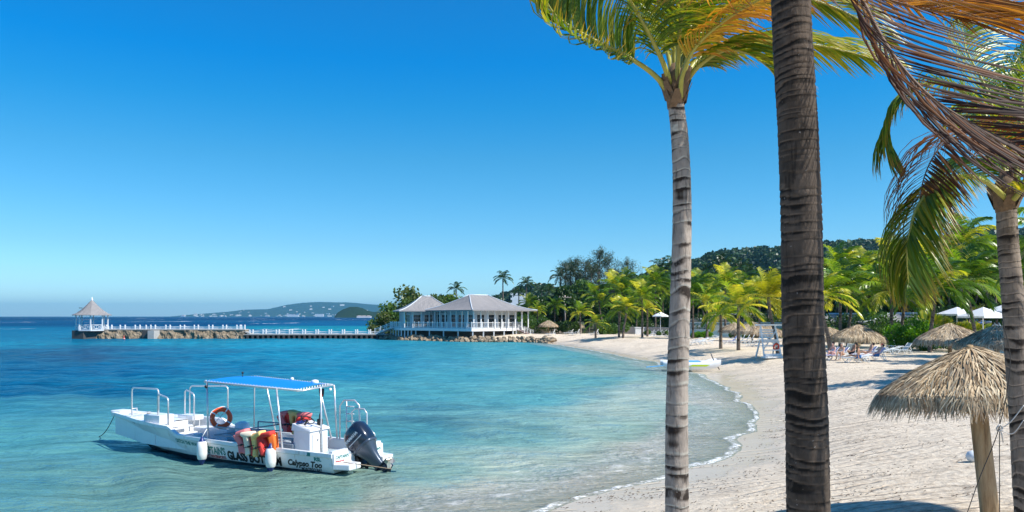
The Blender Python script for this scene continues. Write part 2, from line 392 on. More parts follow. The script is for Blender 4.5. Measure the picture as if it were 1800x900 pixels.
m2=t.n('ShaderNodeMixShader'); t.l(fc,m2.inputs[0]); t.l(m1.outputs[0],m2.inputs[1]); t.l(gl.outputs[0],m2.inputs[2])
M['water']=t.done(m2.outputs[0])
rs=np.concatenate([np.geomspace(9,17,16),np.geomspace(17.1,150,620),np.geomspace(151,16000,150)])
x,y,Q=polar(rs,ANG); d=shore(x,y); rr=np.hypot(x,y)
wv=np.zeros_like(x); rng=np.random.default_rng(3)
for k in range(26):
    lam=rng.uniform(.5,4.5); a=R(rng.uniform(-55,55))+R(250); ph=rng.uniform(0,6.3); kk=2*math.pi/lam
    wv+=.0065*lam**.75*np.sin(kk*(x*math.cos(a)+y*math.sin(a))+ph)*np.clip(1.3-rr/(lam*60),0,1)
z=wv*np.clip(-d/6,.0,1)+.004
# low swash front
z=z+.03*np.exp(-((d+1.7)/.5)**2)*(y<128)
cols=water_col(x,y); cols=np.concatenate([cols,np.ones((len(x),1))],1)
weed=np.exp(-(((x/np.maximum(y,1)+.55)/.16)**2+((F*H/np.maximum(y,1)-63)/13)**2))*1.0*(y>0)+.5*np.exp(-(((x/np.maximum(y,1)+.1)/.22)**2+((F*H/np.maximum(y,1)-180)/40)**2))*(y>0)
uu=x/np.maximum(y,1); vv=F*H/np.maximum(y,1); chop=np.clip(.22+1.0*np.clip((-.12-uu)/.3,0,1)*np.clip((175-vv)/60,0,1)+.6*(vv<40),0,1)
keep=(d[Q].max(1)<1.5)&(rr[Q].min(1)>0)
glint=.78-.53*np.clip((rr-60)/300,0,1)
Q=Q[keep]; used=np.unique(Q); mp_=np.zeros(len(x),dtype=np.int32); mp_[used]=np.arange(len(used)); Q=mp_[Q]
wa=link('water',fast_mesh('water',np.stack([x,y,z],1)[used],Q,{'sd':d[used],'far':np.clip((rr-190)/120,0,1)[used],'weed':weed[used],'chop':chop[used],'glint':glint[used],
   'beach':(y<127).astype(float)[used]},True,cols[used]),M['water']); tag(wa,kind='structure')

# ------------------------------------------------------------------ hills and the wooded ridge
def hill_mesh(prof, D, depth, nx=220, ny=40, rough=.12, seed=1, back=1.0):
    px=np.array([p[0] for p in prof],float); py=np.array([p[1] for p in prof],float)
    X=np.linspace(px[0],px[-1],nx); top=np.interp(X,px,py); V=[]
    for j in range(ny):
        v=j/(ny-1); 
        s=math.sin(min(1,v*1.0)*math.pi/2) if v<=.6 else None
        for i in range(nx):
            DD=D+depth*v; xx=(X[i]-900)/F*DD
            hh=(HOR-top[i])/F*(D+depth*.5)+H
            k=v/.55 if v<.55 else 1-(v-.55)/.45*.9
            k=max(0,k); k=k*k*(3-2*k)
            V.append((xx,DD,hh*k-1+0.0))
    V=np.array(V); n=fbm(V[:,0]/depth*9+seed,V[:,1]/depth*9,5,seed)-.47
    hmax=V[:,2].max(); V[:,2]+=n*rough*hmax*np.clip(V[:,2]/hmax*2,0,1)
    i,j=np.meshgrid(np.arange(ny-1),np.arange(nx-1),indexing='ij'); i=i.ravel(); j=j.ravel()
    Q=np.stack([i*nx+j,i*nx+j+1,(i+1)*nx+j+1,(i+1)*nx+j],1)
    return V,Q,hmax
def wood_mat(name,a,b,sc):
    t=NT(name); c=t.coord(); n=t.noise(sc,7,.7,c); n2=t.noise(sc*.13,3,.6,c)
    cc=t.mix(t.ramp(n,[(.35,0.0),(.65,1.0)]),a,b); cc=t.mix(t.math('MULTIPLY',n2,.6),cc,tuple(q*.6 for q in a))
    return t.done(t.pbr(cc,.9,0,t.bump(n,1.0,2.5/sc),.1))
M['wood_far']=wood_mat('far_woodland',(.018,.05,.022),(.06,.12,.04),.02)
M['wood']=wood_mat('woodland',(.015,.04,.012),(.05,.10,.03),.15)
V,Q,_=hill_mesh([(300,556),(335,553),(400,548),(430,544),(470,543),(500,536),(530,532),(560,530),(610,531),(650,535),(700,537),(760,541),(830,546),(900,556)],9000,3600,rough=.10,seed=4)
V[:,2]*=1.0
far_hill=link('hills',fast_mesh('hills',V,Q,None,True),M['wood_far']); tag(far_hill,kind='structure'); FH=V
V,Q,_=hill_mesh([(588,556),(593,549),(603,543),(615,539),(628,539),(638,541),(646,545),(655,547),(668,547),(690,549),(720,556)],2400,420,140,30,.14,8)
isl=link('island_hill',fast_mesh('island_hill',V,Q,None,True),M['wood']); tag(isl,kind='structure'); IH=V
# wooded ridge behind the resort, and a low wooded rise far behind the house
V,Q,_=hill_mesh([(860,534),(905,519),(930,506),(950,506),(975,512),(1010,520),(1080,510),(1150,482),(1215,465),(1260,449),(1310,444),(1365,440),(1420,437),(1480,431),(1520,428),(1560,431),(1620,426),(1700,414),(1790,405),(1900,400),(2100,410),(2400,470)],620,520,260,60,.05,3)
ridge=link('hillside',fast_mesh('hillside',V,Q,None,True),M['wood']); tag(ridge,kind='structure')
RV=V; RN=(60,260)
def quads_np(C, U, W):
    n=len(C); V=np.empty((n,4,3)); V[:,0]=C-U; V[:,1]=C-W; V[:,2]=C+U; V[:,3]=C+W
    return V.reshape(-1,3), np.arange(4*n).reshape(n,4)
def rand_frames(n, size, rng, flat=.0):
    a=rng.normal(size=(n,3)); a/=np.linalg.norm(a,axis=1)[:,None]+1e-9
    b=rng.normal(size=(n,3)); b-=a*(a*b).sum(1)[:,None]; b/=np.linalg.norm(b,axis=1)[:,None]+1e-9
    return a*size[:,None], b*size[:,None]*.55
# crowns of the ridge forest: one mass nobody could count
rng=np.random.default_rng(11)
N=5200; jj=rng.integers(2,36,N); ii=rng.integers(0,258,N)
base=RV.reshape(60,260,3)[jj,ii]; base=base+rng.uniform(-4,4,(N,3))*np.array([1,1,.1])
rad=rng.uniform(2.2,4.8,N)*(base[:,1]/620); K=34
th=rng.uniform(0,2*np.pi,(N,K)); cz=rng.uniform(-.25,1,(N,K)); sr=np.sqrt(1-np.clip(cz,-1,1)**2)
P=np.stack([sr*np.cos(th),sr*np.sin(th),cz*.85],2)*rad[:,None,None]*rng.uniform(.75,1.08,(N,K,1))+base[:,None,:]+np.array([0,0,1])*rad[:,None,None]*.35
P=P.reshape(-1,3); sz=np.repeat(rad,K)*rng.uniform(.28,.5,N*K); U,W=rand_frames(len(P),sz,rng)
V,Q=quads_np(P,U,W*1.5); tint=np.repeat(np.repeat(rng.uniform(0,1,N),K),4)
M['forest']=leaf_mat('forest_leaf',(.012,.035,.014),(.035,.075,.02),trans=.15,c3=(.075,.13,.035))
fo=link('forest_canopy',fast_mesh('forest_canopy',V,Q,{'tint':tint}),M['forest']); tag(fo,kind='stuff')

# houses on the far hills
M['far_wall']=plain('far_wall',(.78,.76,.72),.8); M['far_roof']=plain('far_roof',(.5,.42,.38),.8)
def far_house(w_,d_,h_,flat):
    b=MB(); b.box((0,0,h_/2-2),(w_,d_,h_+4)); b.m=1
    if flat: b.box((0,0,h_+.3),(w_+1,d_+1,.6))
    else: b.add([(-w_/2-.6,-d_/2-.6,h_),(w_/2+.6,-d_/2-.6,h_),(w_/2+.6,d_/2+.6,h_),(-w_/2-.6,d_/2+.6,h_),(-w_/4,0,h_*1.45),(w_/4,0,h_*1.45)],[(0,1,5,4),(1,2,5),(2,3,4,5),(3,0,4)])
    return b.mesh('house')
hm=[far_house(20,12,8,0),far_house(26,13,11,1),far_house(15,12,8,0)]
for q in hm: q.materials.append(M['far_wall']); q.materials.append(M['far_roof'])
rng=np.random.default_rng(5); fr_=FH.reshape(40,220,3)
cnt=0
while cnt<120:
    u=int(rng.uniform(8,205)); v=int(rng.beta(1.1,2.6)*20)+1; p=fr_[v,u]
    if p[2]<2: p=(p[0],p[1],2)
    o=bpy.data.objects.new('hillside_house',hm[cnt%3]); COL.objects.link(o); o.location=(p[0],p[1],max(0,p[2]-1)); o.rotation_euler=(0,0,rng.uniform(-.6,.6))
    s=rng.choice([.7,.9,1.1,1.5],p=[.4,.3,.2,.1]); o.scale=(s*1.5,s,s*1.1)
    tag(o,'tiny white house dotted on the hazy blue hills across the bay','house','houses on the hills across the bay'); cnt+=1
for px,py,s in [(512,552,1.2),(520,552,1.0),(562,551,1.3),(598,552,1),(1000-300,549,1)]:
    o=bpy.data.objects.new('waterfront_building',hm[1]); COL.objects.link(o); o.location=((px-900)/F*9000,8985,0); o.scale=(2.8*s,1.9,2.1*s)
    tag(o,('leftmost','second','middle','fourth','rightmost')[[512,520,562,598,700].index(px)]+' long white building at the foot of the hazy hills across the bay','building','long white buildings along the far shore')
for px,py in [(640,554),(648,553),(632,554.5),(672,554)]:
    o=bpy.data.objects.new('shore_house',hm[0]); COL.objects.link(o); o.location=((px-900)/F*2395,2395,0); o.scale=(.8,.6,.55)
    tag(o,{640:'second',648:'third',632:'leftmost',672:'rightmost'}[px]+' small white house at the waterline by the round wooded island hill','house','houses at the foot of the island hill')
# white hotel block half hidden by the trees of the rise behind the beach house
b=MB(); b.box((0,0,3),(10,8,10)); b.m=1
for i in range(3):
    for k in range(4): b.box((-5.2+k*3.4,-4.01,2+i*3.6),(1.8,.06,1.6))
hb=b.build('hillside_hotel',[M['far_wall'],plain('far_window',(.08,.10,.12),.3)]); hb.location=at(912,521,600); hb.location.z-=7.5
tag(hb,'white block with dark windows standing high among trees behind the pavilion','building')
# haze
t=NT('haze'); pv=t.n('ShaderNodeVolumePrincipled'); pv.inputs['Color'].default_value=(.26,.70,1,1); pv.inputs['Density'].default_value=HAZE if 'HAZE' in globals() else 6.5e-5
pv.inputs['Anisotropy'].default_value=.2
t.l(pv.outputs[0],t.out.inputs['Volume'])
b=MB(); b.box((0,0,0),(40000,40000,320)); hz=b.build('haze',t.m); hz.location=(0,0,320/2-6); tag(hz,kind='stuff')
# ------------------------------------------------------------------ palms
def bark_mat(name, light, dark, stain=.5, sc=1.0):
    t=NT(name); c=t.coord(); g=t.attr('tint')
    n=t.noise(9*sc,6,.7,t.coord('Object',(1,1,.45))); n2=t.noise(2.2*sc,5,.65,t.coord('Object',(1.3,1.3,.8))); n3=t.noise(45*sc,4,.7,t.coord('Object',(1,1,.25)))
    cc=t.mix(t.ramp(n,[(.3,0.0),(.7,1.0)]),light,tuple(.62*q for q in light))
    cc=t.mix(t.math('MULTIPLY',t.ramp(n2,[(.46,0.0),(.62,1.0)]),stain),cc,dark)
    cc=t.mix(t.math('MULTIPLY',n3,.45),cc,tuple(1.35*q for q in light))
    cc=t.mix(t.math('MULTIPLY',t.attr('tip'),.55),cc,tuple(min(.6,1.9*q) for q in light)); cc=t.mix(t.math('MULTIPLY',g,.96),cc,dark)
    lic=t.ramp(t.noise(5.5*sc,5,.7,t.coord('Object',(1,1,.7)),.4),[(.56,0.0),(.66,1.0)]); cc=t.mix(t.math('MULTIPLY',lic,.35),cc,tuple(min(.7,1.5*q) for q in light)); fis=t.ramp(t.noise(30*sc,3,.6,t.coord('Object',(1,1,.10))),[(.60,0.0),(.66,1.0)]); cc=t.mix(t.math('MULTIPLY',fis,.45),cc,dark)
    pk=t.ramp(t.noise(28*sc,3,.6,t.coord()),[(.70,0.0),(.74,1.0)])
    cc=t.mix(t.math('MULTIPLY',pk,.5),cc,(.5,.49,.46))
    return t.done(t.pbr(cc,.88,0,t.bump(t.math('ADD',n,t.math('MULTIPLY',n3,.6)),1.0,.012),.25))
M['bark_grey']=bark_mat('bark_grey',(.38,.325,.275),(.022,.014,.010),.42)
M['bark_dark']=bark_mat('bark_dark',(.105,.080,.060),(.008,.006,.004),.75)
M['bark_mid']=bark_mat('bark_mid',(.27,.215,.17),(.018,.012,.009),.6)
M['bark_far']=bark_mat('bark_far',(.20,.155,.125),(.03,.022,.016),.6,.6)
M['frond']=leaf_mat('frond_leaf',(.025,.08,.008),(.13,.22,.015),(.30,.17,.03),.40,.33,c3=(.42,.38,.04))
M['frond_young']=leaf_mat('frond_young',(.05,.14,.01),(.26,.34,.015),(.42,.30,.03),.42,.33,c3=(.60,.50,.04))
M['mid_frond']=leaf_mat('mid_frond',(.03,.09,.010),(.17,.31,.022),None,.38,.30,c3=(.58,.56,.08))
M['mid_young']=leaf_mat('mid_young',(.05,.14,.010),(.29,.42,.025),None,.38,.30,c3=(.78,.68,.09))
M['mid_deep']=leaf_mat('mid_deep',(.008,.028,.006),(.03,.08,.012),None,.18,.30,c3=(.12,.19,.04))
M['frond_yellow']=leaf_mat('frond_yellow',(.26,.30,.02),(.58,.54,.03),(.62,.45,.03),.36,.4,c3=(.80,.70,.05),tc=(1.4,1.4,.4))
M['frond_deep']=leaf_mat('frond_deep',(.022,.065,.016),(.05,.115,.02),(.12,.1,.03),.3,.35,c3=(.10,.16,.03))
M['frond_orange']=leaf_mat('frond_orange',(.36,.15,.018),(.56,.30,.03),(.14,.05,.03),.42,.5,c3=(.62,.46,.05),tc=(1.7,1.2,.45))
M['frond_dead']=leaf_mat('frond_dead',(.030,.016,.012),(.085,.040,.022),(.03,.018,.014),.25,.6,c3=(.30,.12,.03),tc=(2.0,1.0,.4))
M['frond_dead_amber']=leaf_mat('frond_dead_amber',(.085,.038,.018),(.26,.12,.022),(.055,.03,.022),.38,.55,c3=(.42,.24,.03),tc=(1.9,1.25,.45))
M['petiole']=plain('petiole',(.36,.34,.06),.4,var=.25,scale=6)
M['petiole_dead']=plain('petiole_dead',(.13,.07,.035),.6,var=.4,scale=6)
M['fibre']=plain('palm_fibre',(.20,.13,.075),.9,var=.75,scale=22,bump=.6)
M['nut']=plain('coconut',(.28,.30,.05),.45,var=.2)

def catmull(P, n):
    P=[Vector(p) for p in P]; P=[P[0]*2-P[1]]+P+[P[-1]*2-P[-2]]; out=[]
    segs=len(P)-3
    for i in range(n):
        u=i/(n-1)*segs; k=min(int(u),segs-1); f=u-k; a,b,c,d=P[k:k+4]
        out.append(.5*((2*b)+(c-a)*f+(2*a-5*b+4*c-d)*f*f+(3*b-a-3*c+d)*f**3))
    return out
class LeafBuf:
    """collects folded leaflet strips as quads with tint and tip attributes"""
    def __init__(s): s.V=[]; s.Q=[]; s.t=[]; s.p=[]; s.n=0
    def strip(s, pts, side, wd, tint, fold=.35):
        n=len(pts); 
        for i,p in enumerate(pts):
            u=i/(n-1); w=wd*(min(1,.35+u*4))*(1-u**2.2)+.0012
            up=Vector((0,0,0)); t=(pts[min(i+1,n-1)]-pts[max(i-1,0)]); 
            nn=t.cross(side); nn=nn.normalized() if nn.length>1e-6 else Vector((0,0,1))
            s.V += [tuple(p-side*w+nn*w*fold), tuple(p), tuple(p+side*w+nn*w*fold)]
            s.t += [tint]*3; s.p += [u]*3
        b=s.n
        for i in range(n-1):
            a=b+3*i; s.Q += [(a,a+1,a+4,a+3),(a+1,a+2,a+5,a+4)]
        s.n+=3*n
    def flat(s, pts, side, wd, tint):
        n=len(pts)
        for i,p in enumerate(pts):
            u=i/(n-1); w=wd*(min(1,.4+u*3))*(1-u**2)+.002
            s.V += [tuple(p-side*w), tuple(p+side*w)]; s.t += [tint]*2; s.p += [u]*2
        for i in range(n-1):
            a=s.n+2*i; s.Q.append((a,a+1,a+3,a+2))
        s.n+=2*n
    def mesh(s,name): return fast_mesh(name,s.V,s.Q,{'tint':s.t,'tip':s.p},True)
def frond_leaves(lb, spine, nleaf, L, wd, rng, wind=Vector((.35,.05,0)), droop=.9, start=.16, seg=6, up=Vector((0,0,1)), ang=(62,28), base_tint=.5, tv=.5, flat=False, curl=1.0, sides=(1,-1), jit=.10):
    S=catmull(spine,60); cum=[0]
    for i in range(59): cum.append(cum[-1]+(S[i+1]-S[i]).length)
    tot=cum[-1]
    for k in range(nleaf):
        u=start+(1-start)*(k+rng.random()*.6)/nleaf; f=u*59; i=min(int(f),58); p=S[i].lerp(S[i+1],f-i); T=(S[i+1]-S[i]).normalized()
        sd=T.cross(up); sd=sd.normalized() if sd.length>.15 else T.cross(Vector((.3,.9,.2))).normalized()
        prof=(min(1,(u-start)/.22)*.45+.55)*(1 if u<.72 else 1-(u-.72)/.28*.62)
        a=R(ang[0]+(ang[1]-ang[0])*u)
        for s_ in sides:
            d=(sd*s_*math.sin(a)+T*math.cos(a)+sd.cross(T)*.25+Vector((rng.uniform(-jit,jit),rng.uniform(-jit,jit),rng.uniform(-jit,jit)))).normalized()
            ln=L*prof*(rng.uniform(.82,1.08) if rng.random()<.9 else rng.uniform(.45,.8)); pts=[p.copy()]; q=p.copy(); st=ln/(seg-1)
            for j in range(1,seg):
                v=j/(seg-1); d=(d+(wind*1.0+Vector((0,0,-droop)))*(.32*6/seg)*(v*curl+.15)).normalized(); q=q+d*st; pts.append(q.copy())
            sv=(T-d*T.dot(d)); sv=sv.normalized() if sv.length>.05 else sd
            ti=min(1,max(0,base_tint+rng.uniform(-tv,tv)))
            (lb.flat if flat else lb.strip)(pts, sv, wd*rng.uniform(.8,1.15), ti)
    return S
def ringed_trunk(path, r0, r1, spacing, rng, n=64, dens=100, depth=.024, flare=1.25, saw=True):
    """bark rings as real relief; returns mesh with the groove depth as attribute"""
    S=catmull([Vector(p) for p in path],60); tot=sum((S[i+1]-S[i]).length for i in range(59))
    m=max(8,int(tot*dens)); V=[];G=[]
    sd=rng.uniform(0,100)
    ths=np.linspace(0,2*np.pi,n,endpoint=False); zz=np.linspace(0,1,m)
    T_,Z_=np.meshgrid(ths,zz); Y=Z_*tot
    irr=1+0
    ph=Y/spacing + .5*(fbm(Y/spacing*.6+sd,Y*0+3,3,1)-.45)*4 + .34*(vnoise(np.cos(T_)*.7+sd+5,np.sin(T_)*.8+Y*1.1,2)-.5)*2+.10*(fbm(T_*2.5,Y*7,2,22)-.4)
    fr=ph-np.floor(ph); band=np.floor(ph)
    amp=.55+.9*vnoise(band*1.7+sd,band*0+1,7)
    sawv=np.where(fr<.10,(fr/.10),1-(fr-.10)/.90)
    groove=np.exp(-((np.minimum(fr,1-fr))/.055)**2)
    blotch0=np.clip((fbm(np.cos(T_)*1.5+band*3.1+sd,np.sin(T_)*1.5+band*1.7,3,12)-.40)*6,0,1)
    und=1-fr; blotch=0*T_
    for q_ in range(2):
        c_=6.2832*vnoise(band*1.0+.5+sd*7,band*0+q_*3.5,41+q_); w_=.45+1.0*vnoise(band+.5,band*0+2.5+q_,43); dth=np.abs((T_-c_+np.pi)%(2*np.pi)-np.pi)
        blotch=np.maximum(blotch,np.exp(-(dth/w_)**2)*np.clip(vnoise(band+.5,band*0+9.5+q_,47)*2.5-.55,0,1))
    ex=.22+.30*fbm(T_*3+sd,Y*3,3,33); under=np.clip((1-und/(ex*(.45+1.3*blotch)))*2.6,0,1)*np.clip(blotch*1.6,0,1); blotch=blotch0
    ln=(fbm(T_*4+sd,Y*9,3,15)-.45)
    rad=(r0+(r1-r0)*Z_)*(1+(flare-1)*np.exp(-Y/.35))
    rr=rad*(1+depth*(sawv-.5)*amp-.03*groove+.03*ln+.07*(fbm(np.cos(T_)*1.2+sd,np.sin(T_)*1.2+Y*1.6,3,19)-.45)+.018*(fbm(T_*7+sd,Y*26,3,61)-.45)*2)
    g=np.clip(.55*groove*amp*.8+under+.35*np.clip((ln-.05)*6,0,1)*blotch0,0,1); ridge=np.exp(-((fr-.10)/.06)**2)*amp*(.4+.8*vnoise(T_*2+sd,band*1.3,51))  # ridge: pale highlight along ring edges, mixed into the bark colour
    up=None; rows=[]
    Sp=np.array([tuple(p) for p in S]); idx=np.linspace(0,59,m); C=np.stack([np.interp(idx,np.arange(60),Sp[:,k]) for k in range(3)],1)
    D=np.gradient(C,axis=0); D/=np.linalg.norm(D,axis=1)[:,None]
    X=np.array([1,0,0])-D*D[:,:1]; X/=np.linalg.norm(X,axis=1)[:,None]; Yv=np.cross(D,X)
    P=C[:,None,:]+rr[:,:,None]*(np.cos(T_)[:,:,None]*X[:,None,:]+np.sin(T_)[:,:,None]*Yv[:,None,:])
    i,j=np.meshgrid(np.arange(m-1),np.arange(n),indexing='ij'); i=i.ravel(); j=j.ravel(); k=(j+1)%n
    Q=np.stack([i*n+j,i*n+k,(i+1)*n+k,(i+1)*n+j],1)
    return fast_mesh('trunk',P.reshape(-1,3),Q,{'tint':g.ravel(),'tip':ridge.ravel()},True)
# ---- the three palms at the front
def near_palm(name,label,trunk_px,D,r0,r1,spacing,bark,crown_at,fronds,rng,zb=None,spathes=True):
    base=ground_at_D(trunk_px[0][0],D) if zb is None else zb
    root=empty(name,base,0,label,'palm tree','tall coconut palms at the front of the beach')
    off=Vector(base)
    path=[base-Vector((0,0,.25))-off]+[at(px,py,D)-off for px,py in trunk_px[1:]]
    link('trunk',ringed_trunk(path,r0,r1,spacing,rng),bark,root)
    cr=at(*crown_at)-off
    if spathes:
        b=MB()
        for k in range(34):
            a=rng.uniform(0,6.28); rr=r1*1.08
            p=cr+Vector((math.cos(a)*rr,math.sin(a)*rr,rng.uniform(-.18,.0)))
            q=p+Vector((math.cos(a)*.10,math.sin(a)*.10,rng.uniform(.14,.34)))
            sdv=Vector((-math.sin(a),math.cos(a),0))*rng.uniform(.04,.09)
            b.add([p-sdv,p+sdv,q+sdv*.5,q-sdv*.4],[(0,1,2,3)],True)
        b.tube([cr-Vector((0,0,.22)),cr-Vector((0,0,.05)),cr+Vector((0,0,.18)),cr+Vector((0,0,.34))],[r1*1.0,r1*1.2,r1*1.05,r1*.5],16)
        b.build('crown_base',M['fibre'],root)
    for (sp,mat,pm,nl,L,kw) in fronds:
        lb=LeafBuf(); P=[at(*p)-off for p in sp]
        S=frond_leaves(lb,P,nl,L,kw.pop('wd',.017),rng,**kw)
        fm=link('frond',lb.mesh('frond'),M[mat],root)
        b=MB(); n=len(S); b.tube(S,[ .036*(1-i/n)**1.1*kwp(mat)+.004 for i in range(n)],7); b.build('midrib',M[pm],fm)
    return root
def kwp(m): return .55 if m.startswith('frond_dead') else (.8 if m=='frond_orange' else 1.0)
def ground_at_D(px,D):
    x=(px-900)/F*D; return Vector((x,D,gz1(x,D)))
W=Vector((1.15,.15,0)); rg=random.Random(3)
A=[
 ([(1180,168,10),(1150,132,9.9),(1105,101,9.75),(1040,68,9.6),(990,38,9.5),(966,12,9.4),(955,-28,9.4)],'frond','petiole',121,1.02,dict(wind=Vector((.75,.1,.62)),droop=-.05,start=.30,ang=(66,40),base_tint=0.64,tv=.45,up=Vector((0,-1,.5)),wd=.018)),
 ([(1182,160,10),(1166,112,9.8),(1140,58,9.6),(1112,8,9.5),(1085,-45,9.4),(1058,-110,9.4)],'frond','petiole',84,1.0,dict(wind=W*.9,droop=.9,start=.24,base_tint=0.57,tv=.4)),
 ([(1186,160,10.1),(1184,90,10.1),(1180,10,10),(1172,-70,9.8),(1150,-150,9.6)],'frond','petiole',87,1.05,dict(wind=W*.8,droop=1.1,start=.28,base_tint=0.77,tv=.45)),
 ([(1190,160,9.95),(1193,80,9.8),(1200,-10,9.4),(1206,-90,9.1)],'frond','petiole',78,1.0,dict(wind=W*.7,droop=1.3,start=.26,base_tint=0.80,tv=.4)),
 ([(1190,150,10.3),(1200,90,10.6),(1225,20,10.9),(1262,-40,11.2),(1310,-95,11.4)],'frond_young','petiole',87,1.1,dict(wind=W,droop=.8,start=.2,base_tint=0.72,tv=.4)),
 ([(1196,172,9.9),(1200,132,9.7),(1222,84,9.5),(1266,42,9.3),(1330,2,9.1),(1420,-38,9.0),(1500,-60,9.0)],'frond_orange','petiole',66,1.0,dict(wind=W*.7,droop=1.1,start=.26,base_tint=0.72,tv=.5,wd=.016)),
 ([(1198,150,10.2),(1222,110,10.4),(1262,84,10.6),(1330,70,10.7),(1400,74,10.8),(1480,88,10.9),(1566,112,11)],'frond_young','petiole',107,1.02,dict(wind=W*.8,droop=1.0,start=.16,base_tint=0.67,tv=.45)),
 ([(1196,158,10.1),(1226,118,9.9),(1268,90,9.8),(1310,92,9.7),(1350,118,9.6),(1372,150,9.6)],'frond','petiole',87,.85,dict(wind=W*.9,droop=.9,start=.18,base_tint=0.62,tv=.5)),
 ([(1194,150,10.2),(1224,70,10.5),(1280,14,10.8),(1370,-10,11),(1470,14,11.1),(1560,66,11.2)],'frond','petiole',101,1.1,dict(wind=W*.8,droop=1.0,start=.18,base_tint=0.80,tv=.4)),
 ([(1192,150,10.3),(1215,60,11),(1250,-20,11.8),(1300,-70,12.6)],'frond','petiole',78,1.1,dict(wind=W*.8,droop=1.0,start=.2,base_tint=0.52,tv=.4)),
 ([(1186,150,10.3),(1165,60,11),(1130,-10,11.6),(1080,-60,12.2)],'frond','petiole',78,1.05,dict(wind=W*.8,droop=1.0,start=.22,base_tint=0.52,tv=.4)),
]
near_palm('palm_tree','slim grey ringed coconut palm leaning by the waterline, left of the thickest trunk',[(1189,900),(1192,1010),(1190,880),(1190,700),(1195,540),(1199,380),(1196,260),(1187,172)],10,.165,.098,.135,M['bark_grey'],(1187,160,10),A,rg)
B_=[
 ([(1432,-190,6),(1490,-60,5.9),(1530,30,5.8),(1575,105,5.7),(1635,170,5.6),(1710,218,5.5),(1800,262,5.4),(1890,300,5.3)],'frond_dead','petiole_dead',62,1.3,dict(wind=Vector((1.2,0,-.10)),droop=.16,start=.12,base_tint=.45,tv=.5,ang=(42,20),up=Vector((0,-1,.4)),wd=.0105,jit=.11)),
 ([(1432,-190,6),(1490,-110,6.2),(1560,-62,6.3),(1650,-30,6.4),(1760,-2,6.5),(1880,30,6.6)],'frond_orange','petiole_dead',66,1.0,dict(wind=Vector((.9,0,0)),droop=.75,start=.05,base_tint=.4,tv=.45,wd=.014,sides=(1,-1))),
 ([(1430,-190,6),(1460,-90,5.6),(1500,-30,5.3),(1560,0,5.1),(1650,20,5.0),(1760,34,4.9)],'frond_dead_amber','petiole_dead',52,1.0,dict(wind=Vector((1.1,0,0)),droop=.6,start=.08,base_tint=.6,tv=.5,wd=.010,ang=(50,25))),
 ([(1400,-190,6),(1370,-80,6.4),(1330,-45,6.8),(1280,-30,7.2),(1230,-20,7.5)],'frond_orange','petiole_dead',50,.85,dict(wind=Vector((.7,0,0)),droop=.8,start=.2,base_tint=.5,tv=.5,wd=.014)),
 ([(1430,-190,6.1),(1500,-260,6.8),(1620,-260,7.6),(1720,-180,8.2)],'frond','petiole',52,1.1,dict(wind=W,droop=.9,base_tint=.4)),
 ([(1410,-190,6.1),(1360,-300,6.8),(1260,-320,7.6),(1150,-240,8.2)],'frond','petiole',52,1.1,dict(wind=W,droop=.9,base_tint=.4)),
 ([(1420,-190,6.2),(1430,-320,7),(1440,-380,8.2)],'frond','petiole',48,1.1,dict(wind=W,droop=.9,base_tint=.4)),
]
near_palm('palm_tree','thickest dark brown palm trunk in the foreground, its crown above the picture',[(1423,900),(1424,1120),(1420,880),(1418,720),(1411,560),(1409,400),(1403,240),(1396,120),(1390,0),(1388,-120),(1395,-190)],6,.158,.138,.068,M['bark_dark'],(1400,-190,6),B_,rg)
C_=[
 ([(1780,350,11),(1776,290,10.9),(1752,246,10.8),(1712,226,10.7),(1674,236,10.6),(1638,280,10.5),(1619,335,10.4),(1622,385,10.35)],'frond_dead_amber','petiole_dead',88,1.12,dict(wind=Vector((.75,0,0)),droop=.95,start=.18,base_tint=.22,tv=.5,wd=.016,ang=(70,45))),
 ([(1774,345,11.2),(1750,240,11.6),(1706,172,11.9),(1650,146,12.1),(1600,160,12.2),(1568,205,12.3),(1558,250,12.3),(1566,285,12.3)],'frond','petiole',110,.86,dict(wind=Vector((.55,0,0)),droop=1.25,start=.18,base_tint=.35,tv=.4,wd=.016)),
 ([(1772,352,10.9),(1730,318,10.7),(1684,310,10.5),(1640,330,10.4),(1612,366,10.3),(1600,405,10.2),(1594,450,10.2),(1597,498,10.2)],'frond','petiole',110,1.0,dict(wind=Vector((.75,0,0)),droop=1.3,start=.2,base_tint=.55,tv=.45,wd=.018)),
 ([(1782,348,11),(1790,250,11),(1800,150,11),(1824,50,11)],'frond_young','petiole',75,1.1,dict(wind=W,droop=.8,base_tint=.4)),
 ([(1776,345,11.3),(1760,250,11.8),(1735,160,12.4),(1700,90,13),(1690,40,13.4)],'frond_young','petiole',89,1.15,dict(wind=W*1.1,droop=.6,base_tint=.5)),
 ([(1774,345,11.3),(1764,230,12),(1775,130,12.6),(1820,60,13)],'frond','petiole',84,1.2,dict(wind=W,droop=.8,base_tint=.45)),
 ([(1780,345,11.2),(1800,290,11.5),(1850,260,11.8),(1930,280,12)],'frond','petiole',70,1.0,dict(wind=W,droop=1.0,base_tint=.4)),
 ([(1782,350,10.8),(1806,330,10.6),(1850,340,10.4),(1900,400,10.3)],'frond_young','petiole',70,1.0,dict(wind=W*.4,droop=1.3,base_tint=.6)),
 ([(1776,350,11.3),(1758,300,12),(1720,280,12.8),(1680,300,13.6),(1650,360,14.2)],'frond','petiole',89,1.05,dict(wind=W*.7,droop=1.2,base_tint=.4)),
 ([(1778,348,11.2),(1772,270,12),(1756,210,12.8),(1720,190,13.6),(1670,220,14.2)],'frond_young','petiole',84,1.0,dict(wind=W*.9,droop=1.0,base_tint=.4)),
]
